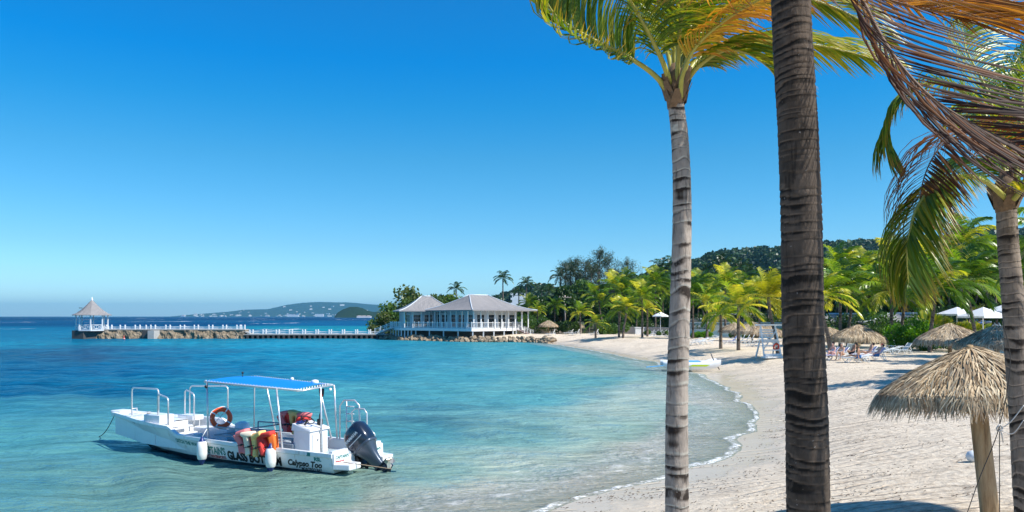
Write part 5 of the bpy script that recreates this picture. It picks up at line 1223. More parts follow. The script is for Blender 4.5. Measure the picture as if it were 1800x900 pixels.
# ------------------------------------------------------------------ beached catamaran
CB=ground(1240,651); CAT=empty('small_catamaran',CB+Vector((-1.3,0,0.02)),R(-4),'small white catamaran with lime stripe and blue deck, pulled up on the sand','boat')
M['hullwhite']=plain('gelcoat_white',(.80,.81,.82),.22,var=.04,scale=2,coat=.3); M['lime']=plain('lime_stripe',(.55,.72,.02),.4); M['lightblue']=plain('light_blue_deck',(.12,.45,.78),.4)
def pontoon(y_,nm='hull'):
    b=MB(); rows=[]
    for k in range(17):
        s=-2.1+4.4*k/16; w_=.27*max(.02,(1-abs((s-.1)/2.3)**3)); zt=.62+.10*(s/2.2)**2+(.10 if s>1.6 else 0); zb=.04+.42*max(0,(abs(s)-1.1)/1.2)**2
        rows.append([(s,y_-w_,zt),(s,y_-w_*1.02,zt*.6+zb*.4),(s,y_-w_*.45,zb+.03),(s,y_,zb),(s,y_+w_*.45,zb+.03),(s,y_+w_*1.02,zt*.6+zb*.4),(s,y_+w_,zt),(s,y_,zt+.05)])
    b.grid(rows,True,True); b.add([rows[0][i] for i in range(8)],[tuple(range(8))]); b.add([rows[-1][i] for i in range(8)],[tuple(range(8))[::-1]]); return b.build(nm,M['hullwhite'],CAT)
h1=pontoon(-.95); h2=pontoon(.95)
b=MB(); 
for k in range(3): b.add([(-.2+k*.45,-1.236,.36),(.25+k*.45,-1.236,.36),(.55+k*.45,-1.240,.50),(.1+k*.45,-1.240,.50)],[(0,1,2,3)],False)
b.build('stripe',M['lime'],h1)
b=MB(); b.box((-.3,0,.70),(2.3,1.7,.04)); b.build('trampoline',M['lightblue'],CAT)
b=MB(); b.bar((-1.4,-.95,.70),(-1.4,.95,.70),.09,.09); b.bar((.8,-.95,.70),(.8,.95,.70),.09,.09); b.build('crossbeam',M['white_shade'],CAT)
b=MB(); b.tube([(-1.35,0,.72),(-1.35,0,4.9)],.045,8); b.build('mast',M['white_shade'],CAT); 
sl=MB(); sl.tube([(-1.30,-.15,.95),(-1.28,-.15,2.2),(-1.3,-.12,3.9),(-1.3,-.1,4.7)],[.17,.19,.15,.05],12); sl.build('furled_sail',plain('furled_sail',(.50,.68,.82),.8,var=.12,scale=6),CAT)
b=MB(); b.tube([(2.2,-.9,.1),(1.7,-.9,.95),(1.72,.1,1.3),(2.1,.1,.35)],.036,7); b.build('trolley_frame',M['dark_rail'],CAT)
b=MB(); b.bar((-2.1,-.95,.40),(-3.4,-1.0,.28),.28,.05); b.build('rudder',M['lightblue'],CAT)
# hanging rope, buoy and bits on the near sand
gb=ground(1709,811); b=MB(); b.lathe([(0,-.14),(.1,-.1),(.145,0),(.1,.1),(0,.14)],18); bb=b.build('float_buoy',M['white_shade']); bb.location=gb+Vector((0,0,.12)); tag(bb,'white ball float lying in a shadow on the sand right of the nearest post','buoy')
# ------------------------------------------------------------------ the glass-bottom boat
BO=empty('tour_boat',(-4.34,22.63,0),math.atan2(.455,-.89),'white glass-bottom tour boat with blue canopy, moored in the shallow bay','boat')
BR=BO.matrix_basis.copy(); BM=Matrix.Translation((-4.34,22.63,0))@Matrix.Rotation(math.atan2(.455,-.89),4,'Z')
t=NT('hull_paint'); c=t.coord(); sp=t.n('ShaderNodeSeparateXYZ'); t.l(c,sp.inputs[0]); n=t.noise(1.5,5,.6,c); n2=t.noise(3,5,.7,t.coord('Object',(1.5,1.5,.25)))
cc=t.mix(n,(.76,.77,.78),(.84,.85,.85)); cc=t.mix(t.math('MULTIPLY',t.ramp(n2,[(.54,0.0),(.72,1.0)]),.42),cc,(.42,.38,.30)); n4=t.noise(6,4,.7,t.coord('Object',(1,1,4))); cc=t.mix(t.math('MULTIPLY',t.ramp(n4,[(.62,0.0),(.68,1.0)]),.35),cc,(.30,.30,.30)); rs_=t.ramp(t.noise(9,3,.5,t.coord('Object',(1,1,.08))),[(.66,0.0),(.72,1.0)]); cc=t.mix(t.math('MULTIPLY',rs_,.35),cc,(.34,.20,.09)); lowz=t.ramp(sp.outputs['Z'],[(.06,.65),(.24,0.0)]); cc=t.mix(lowz,cc,(.45,.43,.32))
zz=t.math('ADD',sp.outputs['Z'],t.math('MULTIPLY',t.math('SUBTRACT',n,.5),.03)); zz=t.math('SUBTRACT',zz,t.math('MULTIPLY',sp.outputs['X'],.012))
cc=t.mix(t.ramp(zz,[(.055,1.0),(.065,0.0)]),cc,(.012,.014,.02)); M['hull']=t.done(t.pbr(cc,.28,0,None,.5,Coat_Weight=.3))
M['tube']=plain('aluminium_tube',(.66,.68,.70),.3,metal=.55,var=.08,scale=8); M['tube_dark']=plain('grey_rail',(.30,.34,.38),.45,var=.1,scale=5)
M['blue_canopy']=plain('blue_tarp',(.0,.21,.66),.55,var=.05,scale=1.5); M['black']=plain('black_plastic',(.012,.012,.014),.4); M['cowl']=None
M['orange']=plain('orange_vinyl',(.85,.10,.02),.4,var=.08); M['navy']=plain('navy_rubber',(.01,.03,.16),.35); M['fender']=plain('fender_vinyl',(.80,.80,.77),.35,var=.05)
S_=[0,1,2,3,4,5,6,7,7.8,8.5,9.1,9.6,10.0]
def hull_at(s):
    bg=np.interp(s,[0,3,5.5,7,8,9,9.6,10],[1.10,1.18,1.15,1.03,.82,.52,.37,.30]); bc=np.interp(s,[0,3,5.5,7,8,8.8,9.6,10],[1.0,1.04,.92,.66,.38,.16,.14,.16])
    zg=np.interp(s,[0,3,5.55,5.95,6.05,6.35,8,10],[.585,.64,.715,.735,.78,.95,1.0,1.10]); zc=np.interp(s,[0,5,7,8,8.8,9.6,10],[-.12,-.08,.06,.20,.46,.80,.94]); zk=np.interp(s,[0,6,7.5,8.6,9.2,9.7,10],[-.32,-.34,-.28,0.0,.42,.79,.92])
    return bg,bc,zg,zc,zk
b=MB(); rows=[]; ss=list(np.linspace(0,5.5,12))+[5.7,5.9,6.0,6.1,6.25,6.4]+list(np.linspace(6.7,10,14))
for s in ss:
    bg,bc,zg,zc,zk=hull_at(s); pts=[]
    for sg in (1,-1):
        side=[(s,0,zk),(s,sg*bc*.55,zk*.55+zc*.45-.02),(s,sg*bc,zc),(s,sg*(bc*.55+bg*.45+.012),zc*.6+zg*.4),(s,sg*(bg+.012),zg-.13),(s,sg*(bg+.045),zg-.10),(s,sg*(bg+.045),zg),(s,sg*(bg-.09),zg),(s,sg*(bg-.11),zg-.06),(s,sg*(bg-.12),max(.26,zg-.75)),(s,0,max(.26,zg-.75))]
        pts.append(side)
    rows.append(pts[1][::-1]+pts[0][1:])
b.grid(rows,False,True); n0=len(rows[0])
r0=rows[0]; b.add(r0,[tuple(range(n0))],False); r1=rows[-1]; b.add(r1,[tuple(range(n0))[::-1]],False)
hull=b.build('hull',M['hull'],BO)
# transom with a notch in the middle
b=MB(); 
for sg in (1,-1): b.box((.06,sg*.76,.44),(.10,.66,.42)); 
b.box((.06,0,.30),(.10,.9,.36)); b.build('transom',M['hull'],BO)
# foredeck, anchor locker, steps and lockers
b=MB(); rows=[]
for s in np.linspace(7.2,9.9,10): bg,_,zg,_,_=hull_at(s); rows.append([(s,-(bg-.1),zg-.05),(s,0,zg-.02),(s,bg-.1,zg-.05)])
b.grid(rows,False); bg,_,zg,_,_=hull_at(7.2); b.add([(7.2,-(bg-.1),zg-.05),(7.2,bg-.1,zg-.05),(7.2,bg-.1,.26),(7.2,-(bg-.1),.26)],[(0,1,2,3)],False); b.build('foredeck',M['hull'],BO)
bw=MB(); bw.box((9.93,0,1.09),(.50,.50,.10)); bo_=bw.build('bow_platform',M['hull'],BO); bevel(bo_,.035)
def bbox(nm,c_,d_,mt='hull',rz_=0,bv=.02):
    q=MB(); q.box(c_,d_,rz_); o=q.build(nm,M[mt],BO); 
    if bv: bevel(o,bv)
    return o
bbox('locker',(7.35,.62,1.06),(.72,.55,.30)); bbox('locker',(7.35,-.62,.98),(.70,.45,.16))
for k in range(3): bbox('step',(6.95-k*.22,.05,.78-k*.2),(.26,.6,.05))
bbox('bench',(6.2,-.62,.50),(1.5,.5,.42)); bbox('bench',(4.6,-.72,.42),(1.4,.42,.30)); bbox('floor_panel',(3.4,0,.30),(5.2,1.7,.05),'lgrey')
bbox('glass_well',(3.3,-.05,.46),(2.6,.95,.30),'tube_dark')
sr=MB(); sr.lathe([(0,.0),(.22,.02),(.24,.1),(.22,.34),(.1,.4),(0,.41)],18,(5.15,-.72,.55)); sr.build('seat_back',M['hullwhite'],BO)
bbox('canvas_bag',(6.45,.15,.46),(.7,.45,.28),'lwhite'); bbox('cooler',(5.6,.35,.40),(.5,.35,.26),'lgrey')
# rails at the bow
def arch(nm,a,c_,h1,h2,r=.026,mt='tube',cr=.12):
    a=Vector(a); c_=Vector(c_); d=(c_-a); d.z=0; d.normalize(); A_=Vector((a.x,a.y,h1)); C_=Vector((c_.x,c_.y,h2))
    P=[a,A_-Vector((0,0,cr))]+[A_+Vector((0,0,-cr*(1-math.sin(t_))))+d*cr*(1-math.cos(t_)) for t_ in (.5,1.0,1.45)]+[C_+Vector((0,0,-cr*(1-math.sin(t_))))-d*cr*(1-math.cos(t_)) for t_ in (1.45,1.0,.5)]+[C_-Vector((0,0,cr)),c_]
    q=MB(); q.tube(P,r,8); q.build(nm,M[mt],BO)
arch('bow_rail',(8.75,.52,1.08),(7.15,.80,1.02),1.98,2.02); arch('bow_rail',(7.18,.80,1.0),(6.5,.98,.98),1.86,1.80)
arch('bow_rail',(7.6,-.80,1.02),(6.05,-.98,.85),1.98,2.02); arch('bow_rail',(7.62,-.62,1.0),(7.0,-.45,.7),1.86,1.78)
q=MB(); q.tube([(8.9,.30,1.10),(8.9,-.30,1.10)],.02,6); q.tube([(9.3,-.1,1.12),(9.3,-.1,1.22),(9.3,.1,1.22),(9.3,.1,1.12)],.025,6); q.build('cleat',M['tube'],BO)
an=MB(); an.bar((8.5,.1,1.10),(7.9,.3,1.13),.10,.05); an.bar((7.9,.1,1.13),(7.95,.45,1.15),.08,.04); an.build('anchor',plain('rusty_anchor',(.35,.25,.14),.7),BO)
# canopy
NF,FF,NR,FR=Vector((4.85,1.06,2.36)),Vector((4.85,-1.02,2.36)),Vector((1.35,.98,2.24)),Vector((1.75,-.86,2.24))
b=MB(); rows=[]; nu,nv=22,10
for i in range(nu+1):
    u=i/nu; a=NF.lerp(NR,u); c_=FF.lerp(FR,u); r=[]
    for j in range(nv+1): v_=j/nv; p=a.lerp(c_,v_); p=p+Vector((0,0,.05*math.sin(math.pi*v_)+.012*math.sin(u*math.pi*4)*math.sin(math.pi*v_)+.02)); r.append(p)
    rows.append(r)
b.grid(rows,True); cn=b.build('canopy',M['blue_canopy'],BO)
q=MB(); EX=Vector((-.22,0,.0))
q.tube([NR+EX*.9,NF,FF,FR+EX*.8],.024,8); q.tube([NR+EX*.9,FR+EX*.8],.024,8)
for u in (.33,.66,1.0): q.tube([NF.lerp(NR,u)-Vector((0,0,.03)),FF.lerp(FR,u)-Vector((0,0,.03))],.018,6)
q.build('canopy_frame',M['tube'],BO)
q=MB()
def lacing(a,c_,n):
    for k in range(n):
        p=a.lerp(c_,(k+.5)/n); d=(c_-a).normalized(); q.tube([p-d*.035+Vector((0,0,-.035)),p+Vector((0,0,.036)),p+d*.035+Vector((0,0,-.03))],.013,5)
lacing(NF,NR,30); lacing(FF,FR,30); lacing(NF,FF,16); lacing(NR,FR,12); q.build('lacing',M['white'],cn)
def post(a,c_,mt='tube',r=.027): q=MB(); q.tube([a,c_],r,8); q.build('canopy_post',M[mt],BO)
post((4.65,1.10,.70),(4.75,1.06,2.34)); post((1.75,1.12,.62),(2.05,1.03,2.27)); post((1.38,-.10,.3),(1.38,-.05,2.24)); post((5.0,-1.08,.7),(4.9,-1.0,2.34),'tube_dark',.02)
post((4.1,-1.08,.7),(4.45,-1.0,2.33)); post((1.60,-1.05,.62),(1.56,-.86,2.24)); post((1.85,-1.08,.62),(2.2,-.9,2.27))
for pr_,c_ in (([(0,.13),(.10,.11),(.12,.04),(.10,0)],(2.2,-.75,2.26)),([(0,.09),(.05,.07),(.06,.02),(.05,0)],(3.1,-.75,2.34)),([(0,.05),(.045,.03),(.04,-.02)],(1.4,-.5,2.14))):
    q=MB(); q.lathe(pr_,14,c_); q.build('antenna_dome',M['hullwhite'],BO)
q=MB(); q.tube([(4.6,-.2,2.38),(4.6,-.2,2.52)],.012,6); q.lathe([(0,.04),(.035,.02),(.035,-.02),(0,-.04)],10,(4.6,-.2,2.55)); q.lathe([(0,.05),(.045,.02),(.045,-.03),(0,-.05)],10,(4.74,1.1,2.22)); q.build('nav_light',M['black'],BO)
# inner guard rails round the viewing well
q=MB()
for z_ in (.78,1.02): q.tube([(4.55,.95,z_),(1.6,.95,z_)],.024,7); q.tube([(4.3,-.55,z_),(1.8,-.60,z_)],.022,7)
q.tube([(4.55,.95,.78),(4.3,-.55,.78)],.022,7); q.tube([(3.35,.95,.3),(3.35,.95,1.02),(3.2,-.55,1.02)],.022,7); q.tube([(4.3,-.55,.4),(4.3,-.55,1.02)],.022,7); q.tube([(1.8,-.6,.4),(1.8,-.6,1.02)],.022,7); q.build('guard_rail',M['tube_dark'],BO)
# console
co=MB(); co.box((1.75,-.05,.62),(.62,.78,.76)); con=co.build('console',M['hullwhite'],BO); bevel(con,.03)
ct=MB(); ct.add([(1.40,-.48,1.0),(1.40,.38,1.0),(2.10,.38,1.0),(2.10,-.48,1.0),(1.42,-.46,1.06),(1.42,.36,1.06),(2.08,.36,1.20),(2.08,-.46,1.20)],[(0,3,2,1),(4,5,6,7),(0,1,5,4),(1,2,6,5),(2,3,7,6),(3,0,4,7)],False); tt=ct.build('dashboard',M['hullwhite'],con)
dr=MB(); dr.box((1.425,-.05,.60),(.02,.60,.60)); dr.build('door',M['white'],con); kn=MB(); kn.lathe([(0,.0),(.02,.0),(.02,.02),(0,.03)],8,(1.40,.05,.72)); kn.build('knob',M['black'],con)
sw=MB(); P=[]
Tm=Matrix.Translation((1.72,.12,1.30))@Matrix.Rotation(R(-28),4,'Y')
sw.M=Tm; sw.tube([(.2*math.cos(a),.2*math.sin(a),0) for a in np.linspace(0,2*math.pi,25)],.016,8,False)
for k in range(3): a=k*2.094+.5; sw.tube([(0,0,-.02),(.2*math.cos(a),.2*math.sin(a),0)],.012,6)
sw.tube([(0,0,0),(.02,0,-.2)],.03,8); sw.build('steering_wheel',M['black'],con)
th=MB(); th.box((1.62,-.3,1.2),(.14,.10,.16)); th.tube([(1.62,-.27,1.28),(1.60,-.27,1.42),(1.54,-.27,1.5)],[.018,.018,.028],7); th.build('throttle',M['black'],con)
sc=MB(); sc.box((1.95,.12,1.23),(.12,.3,.05)); sc.build('display',M['navy'],con)
# swim platforms and panels at the stern
for sg in (1,-1):
    q=MB(); q.add([(.0,sg*.42,.16),(-.50,sg*.50,.16),(-.50,sg*1.0,.16),(.0,sg*1.10,.16),(.0,sg*.42,.32),(-.50,sg*.50,.32),(-.50,sg*1.0,.32),(.0,sg*1.10,.32)],[(0,3,2,1),(4,5,6,7),(0,1,5,4),(1,2,6,5),(2,3,7,6),(3,0,4,7)],False)
    o=q.build('swim_platform',M['hullwhite'],BO); bevel(o,.03)
    q=MB(); q.add([(-.01,sg*.40,.30),(-.01,sg*1.11,.30),(-.01,sg*1.11,.585),(-.01,sg*.52,.66),(-.06,sg*.40,.30),(-.06,sg*1.11,.30),(-.06,sg*1.09,.585),(-.06,sg*.52,.66)],[(0,1,2,3),(7,6,5,4),(0,4,5,1),(1,5,6,2),(2,6,7,3),(3,7,4,0)],False); q.build('stern_panel',M['hullwhite'],BO)
# boarding ladder and stern rails
q=MB(); q.M=Matrix.Translation((.75,0,0)); q.tube([(.75,-1.06,.6),(.72,-1.02,1.6),(.55,-1.0,1.78),(.15,-1.0,1.80),(-.02,-1.0,1.66),(-.05,-1.02,.6)],.026,8)
q.tube([(.25,-1.05,.6),(.25,-1.0,1.45),(.12,-1.0,1.56),(-.2,-1.0,1.56),(-.3,-1.0,1.44),(-.32,-1.0,.6)],.024,8)
for k in range(5): q.tube([(.50,-1.06,.72+k*.22),(.22,-1.06,.72+k*.22)],.018,6)
q.tube([(.5,-1.06,.6),(.5,-1.06,1.76)],.02,6); q.tube([(.0,-1.05,.62),(.0,-.95,.95),(-.55,-.9,.95),(-.66,-.9,.86),(-.66,-.9,.32)],.022,7); q.tube([(-.1,-.55,.5),(-.12,-.5,.9),(-.45,-.5,.95),(-.58,-.5,.84),(-.6,-.5,.32)],.022,7); q.build('boarding_rail',M['tube'],BO)
# outboard motor, tilted up
t=NT('motor_paint'); c=t.coord(); M['cowl']=t.done(t.pbr(t.mix(t.noise(2,3,.5,c),(.010,.018,.034),(.022,.034,.06)),.22,.2,None,.5,Coat_Weight=.5)); M['motor_grey']=plain('motor_grey',(.06,.08,.11),.3,metal=.3,coat=.3)
MT=empty('outboard_motor',BM@Vector((-.18,0,.50)),0,'dark blue-grey outboard motor tilted up on the stern of the tour boat','motor'); MT.matrix_world=BM@Matrix.Translation((-.22,-.02,.50))@Matrix.Rotation(R(43),4,'Y')@Matrix.Diagonal((1.14,1.18,1.05,1))
# local frame: z up the motor, -x aft
def loft(mb,secs,n=20,pw=.62):
    rows=[]
    for (z_,cx,hx,hy) in secs:
        r=[]
        for k in range(n):
            a=2*math.pi*k/n; ca,sa=math.cos(a),math.sin(a); r.append((cx+hx*math.copysign(abs(ca)**pw,ca),hy*math.copysign(abs(sa)**pw,sa),z_))
        rows.append(r)
    mb.grid(rows,True,True); mb.add(rows[0],[tuple(range(n))[::-1]],True); mb.add(rows[-1],[tuple(range(n))],True)
q=MB(); loft(q,[(.10,-.10,.30,.21),(.14,-.10,.335,.235),(.34,-.09,.36,.25),(.52,-.10,.35,.245),(.66,-.13,.30,.22),(.74,-.17,.20,.15),(.765,-.19,.08,.06)]); cw=q.build('cowling',M['cowl'],MT)
q=MB(); loft(q,[(.06,-.10,.325,.225),(.10,-.10,.345,.243),(.125,-.10,.335,.235)]); q.build('trim_band',M['motor_grey'],cw)
q=MB(); loft(q,[(-.62,-.13,.13,.06),(-.45,-.11,.15,.08),(-.2,-.10,.19,.12),(.0,-.10,.27,.19),(.07,-.10,.31,.21)]); q.build('midsection',M['motor_grey'],MT)
q=MB(); loft(q,[(-.98,-.10,.10,.015),(-.86,-.14,.22,.03),(-.74,-.13,.20,.035),(-.60,-.13,.15,.055)],16,1.0); q.box((-.24,0,-.62),(.48,.26,.025)); q.tube([(.10,0,-.80),(-.05,0,-.80),(-.30,0,-.80),(-.42,0,-.80)],[.02,.075,.07,.045],12); q.build('gearcase',M['cowl'],MT)
q=MB()
for k in range(3):
    a=k*2.094; u=Vector((0,math.cos(a),math.sin(a))); v_=Vector((0,-math.sin(a),math.cos(a))); c_=Vector((-.44,0,-.80))
    q.add([c_+u*.03-v_*.02,c_+u*.09-v_*.08+Vector((.05,0,0)),c_+u*.20-v_*.05+Vector((.03,0,0)),c_+u*.20+v_*.05-Vector((.03,0,0)),c_+u*.09+v_*.08-Vector((.05,0,0)),c_+u*.03+v_*.02],[(0,1,2,3,4,5)])
q.build('propeller',plain('prop_metal',(.6,.55,.45),.3,metal=.8),MT)
q=MB(); q.box((.26,0,-.05),(.16,.24,.40)); q.tube([(.2,-.12,-.1),(.34,-.12,-.32)],.03,7); q.tube([(.2,.12,-.1),(.34,.12,-.32)],.03,7); q.tube([(.05,0,-.25),(.3,0,-.45)],.03,7); q.build('clamp_bracket',M['black'],MT)
# ---- lettering
def text_mesh(s,size,bold=0.0,shear=0.0,spacing=1.0):
    cu=bpy.data.curves.new('lettering','FONT'); cu.body=s; cu.size=size; cu.offset=bold; cu.shear=shear; cu.space_character=spacing; cu.resolution_u=3
    o=bpy.data.objects.new('lettering',cu); COL.objects.link(o); bpy.context.view_layer.update()
    me=bpy.data.meshes.new_from_object(o.evaluated_get(bpy.context.evaluated_depsgraph_get())); bpy.data.objects.remove(o); bpy.data.curves.remove(cu); return me
def hull_text(s,s0,h0,size,mt,bold=.006,shear=0,spacing=1.0,xs=1.0,jit=0.0,name='lettering'):
    """lettering wrapped onto the port side: reads from bow to stern"""
    me=text_mesh(s,size,bold,shear,spacing); bm=bmesh.new(); bm.from_mesh(me); bmesh.ops.triangulate(bm,faces=bm.faces[:]); bmesh.ops.subdivide_edges(bm,edges=[e for e in bm.edges if e.calc_length()>.12],cuts=2,use_grid_fill=False)
    for v in bm.verts:
        sx=s0-v.co.x*xs; bg,bc,zg,zc,_=hull_at(sx); zt=zg-.13; z_=zc+(zt-zc)*0+h0+v.co.y+ (jit*math.sin(v.co.x*21) if jit else 0)
        zm=zc*.6+zg*.4; ym=bc*.55+bg*.45+.012
        y_=np.interp(z_,[zc,zm,zt],[bc,ym,bg+.012])+.006
        v.co=Vector((sx,y_,z_))
    bm.to_mesh(me); bm.free(); return link(name,me,M[mt],hull)
M['teal']=plain('teal_letter',(.0,.19,.17),.4); M['ink']=plain('black_letter',(.008,.008,.01),.4); M['redletter']=plain('red_letter',(.45,.03,.03),.4); M['navyletter']=plain('green_black_letter',(.02,.08,.07),.4)
def hz(s,frac): bg,bc,zg,zc,_=hull_at(s); return frac*(zg-zc)
hull_text('CATCH THE WAVE!',6.05,.50,.15,'teal',.007,xs=.84)
hull_text("CAPTAIN'S",4.92,.335,.31,'teal',.010,xs=.66)
hull_text('AFLOAT WATERSPORTS',4.95,.215,.115,'redletter',.004,xs=.80)
hull_text('GLASS BOTTOM',3.86,.24,.33,'ink',.020,xs=.86,jit=.012)
hull_text('Calypso Too',1.58,.285,.225,'ink',.010,shear=.25,xs=1.02)
hull_text('MONTEGO BAY',1.10,.175,.115,'ink',.004,xs=.86)
hull_text('RSL',.62,.475,.14,'teal',.007,xs=1.1); q=MB(); 
hull_text('01888CZC07',8.68,.40,.075,'navyletter',.003,xs=.9) if False else hull_text('DRMS03217',8.75,.52,.085,'navyletter',.004,xs=.9)
ms=MB(); ms.box((.78,1.165,.53),(.13,.004,.10)); ms.build('emblem',M['teal'],hull)
def flat_text(s,size,T,mt,parent,bold=.003,shear=0):
    me=text_mesh(s,size,bold,shear); me.transform(T); return link('lettering',me,M[mt],parent)
Tst=Matrix.Translation((-.066,1.04,.44))@Matrix.Rotation(R(-90),4,'Z')@Matrix.Rotation(R(90),4,'X')
flat_text("CAPTAIN'S",.115,Tst,'teal',BO); flat_text('Watersports',.07,Matrix.Translation((0,0,-.09))@Tst,'redletter',BO)
flat_text("CAPTAIN'S",.10,Matrix.Translation((-.066,-.50,.42))@Matrix.Rotation(R(-90),4,'Z')@Matrix.Rotation(R(90),4,'X'),'teal',BO)
flat_text('YAMAHA',.115,Matrix.Translation((.14,.256,.40))@Matrix.Rotation(R(180),4,'Z')@Matrix.Rotation(R(90),4,'X')@Matrix.Rotation(R(0),4,'Z'),'white',cw,.004)
q=MB(); q.bar((.10,.255,.30),(-.38,.248,.30),.006,.018); q.build('stripe',M['white'],cw)
# ---- loose things on board
def world_thing(nm,label,cat,loc,rot,group=None):
    o=empty(nm,(0,0,0),0,label,cat,group); o.matrix_world=BM@Matrix.Translation(loc)@rot; return o
I4=Matrix.Identity(4)
for s,y_,lab in ((4.62,1.36,'white fender with navy ends, hanging forward on the side of the tour boat'),(1.95,1.36,'white fender with navy ends, hanging aft beside the life vests')):
    f=world_thing('fender',lab,'fender',(s,y_,.36),I4,'fenders on the side of the tour boat'); q=MB(); q.lathe([(0,-.30),(.07,-.29),(.13,-.22),(.15,-.08),(.15,.10),(.13,.25),(.07,.31),(0,.32)],18); q.build('body',M['fender'],f)
    q=MB(); q.lathe([(0,-.42),(.03,-.41),(.05,-.36),(.10,-.27),(.115,-.245)],14); q.build('end_cap',M['navy'],f); q=MB(); q.lathe([(.10,.285),(.06,.33),(.035,.40),(0,.42)],14); q.build('end_cap',M['navy'],f); q=MB(); q.tube([(0,0,.40),(0,-.18,.62)],.012,6); q.build('cord',M['white'],f)
lr=world_thing('life_ring','orange life ring with white rope, propped up in the bow of the tour boat','life ring',(5.75,-.42,1.06),Matrix.Rotation(R(-32),4,'Z')@Matrix.Rotation(R(8),4,'Y'))
q=MB(); q.tube([(0,.27*math.cos(a),.27*math.sin(a)) for a in np.linspace(0,2*math.pi,33)],.072,12,False); q.build('ring',M['orange'],lr)
for k in range(4):
    a0=k*math.pi/2+.6; q=MB(); c_=Vector((0,.27*math.cos(a0),.27*math.sin(a0))); tg=Vector((0,-math.sin(a0),math.cos(a0))); q.tube([c_-tg*.02,c_+tg*.02],.078,12,False); q.build('band',M['white'],lr)
q=MB(); q.tube([(.0,.35*math.cos(a),.35*math.sin(a)+(.02*math.sin(a*4))) for a in np.linspace(0,2*math.pi,33)],.012,6,False); q.tube([(.05,.2,.25),(.06,0,0),(.05,-.18,-.2)],.010,5); q.tube([(.05,-.2,.2),(.07,.02,.05),(.06,.22,-.18)],.010,5); q.build('rope',M['white'],lr)
VM={'red':plain('vest_red',(.68,.05,.04),.8,var=.12,scale=12),'pink':plain('vest_pink',(.80,.22,.22),.8,var=.12,scale=12),'yellow':plain('vest_yellow',(.86,.58,.20),.8,var=.12,scale=12),'orange':plain('vest_orange',(.88,.16,.02),.8,var=.12,scale=12),'cream':plain('vest_cream',(.82,.70,.52),.8,var=.1,scale=12)}
def vest(loc,rot,c1,c2,label):
    v=world_thing('life_vest',label,'life vest',loc,rot@Matrix.Scale(1.22,4),'life vests slung over the boat rails')
    def slab(nm,cx,cz,w_,h_,mt,ang,th=.10,yo=.07):
        q=MB(); q.box((0,0,0),(w_,th,h_)); o=q.build(nm,VM[mt],v); bm=bmesh.new(); bm.from_mesh(o.data); bmesh.ops.bevel(bm,geom=bm.edges[:],offset=.04,segments=3,affect='EDGES',profile=.5); bmesh.ops.subdivide_edges(bm,edges=bm.edges[:],cuts=1,use_grid_fill=True); sdv=cx*31+loc[0]*7
        for vv in bm.verts: vv.co.x+=.035*math.sin(vv.co.z*9+sdv)+.02*math.sin(vv.co.z*17+sdv*2); vv.co.y+=.03*math.sin(vv.co.z*11+sdv*3)+.015*math.sin(vv.co.x*25+sdv); vv.co.x*=1-.35*max(0,-vv.co.z)/.25*(.5+.5*math.sin(sdv))
        bmesh.ops.smooth_vert(bm,verts=bm.verts,factor=.3,use_axis_x=True,use_axis_y=True,use_axis_z=True); bm.to_mesh(o.data); bm.free()
        for p in o.data.polygons: p.use_smooth=True
        o.location=(cx,yo,cz); o.rotation_euler=(R(ang),R(9*math.sin(cx*40+loc[0]*13)),R(4)); return o
    slab('front_panel',-.12,-.22,.17,.50,c1,6); slab('front_panel',.10,-.20,.16,.46,c2,4); slab('back_panel',0,-.18,.34,.44,c1,-8,.09,-.10); slab('collar',0,.04,.32,.12,c2,0,.22,0)
    q=MB(); 
    for z_ in (-.24,): q.box((0,.135,z_),(.30,.012,.016)); q.box((.0,.145,z_),(.05,.02,.045))
    q.build('strap',M['black'],v)
Rz=lambda a:Matrix.Rotation(R(a),4,'Z')
vest((3.10,1.22,.94),Rz(0)@Matrix.Rotation(R(14),4,'Y'),'pink','pink','pink-red life vest, leftmost over the near rail'); vest((2.80,1.27,.92),Rz(8)@Matrix.Rotation(R(14),4,'Y'),'red','cream','red and cream life vest, second over the near rail')
vest((2.48,1.27,.90),Rz(-6)@Matrix.Rotation(R(18),4,'Y'),'red','yellow','red and yellow life vest, third over the near rail'); vest((2.16,1.24,.95),Rz(5)@Matrix.Rotation(R(12),4,'Y'),'orange','red','orange and red life vest, nearest the aft fender')
vest((3.15,-.58,1.30),Rz(10)@Matrix.Rotation(R(10),4,'Y'),'red','pink','dark red life vest, left one of the heap on the far rail'); vest((2.82,-.60,1.30),Rz(-8),'yellow','yellow','yellow life vest between the red ones on the far rail')
vest((2.50,-.60,1.28),Rz(-4)@Matrix.Rotation(R(-10),4,'Y'),'red','pink','red and pink life vest, right one of the heap on the far rail'); vest((2.36,-.40,1.16),Rz(20),'orange','red','orange life vest slumped against the console')
fl=world_thing('pennant','small black and red pennant hanging under the rear edge of the canopy','flag',(1.5,-.35,2.18),I4); q=MB(); q.grid([[(0,0,0),(.10,.02,-.01),(.2,0,0)],[(-.01,.02,-.12),(.09,-.02,-.13),(.18,.03,-.11)],[(.03,0,-.25),(.09,.02,-.26),(.15,0,-.22)]]); q.build('cloth',M['black'],fl); q=MB(); q.box((.1,.03,-.2),(.12,.01,.03)); q.build('stripe',VM['red'],fl)
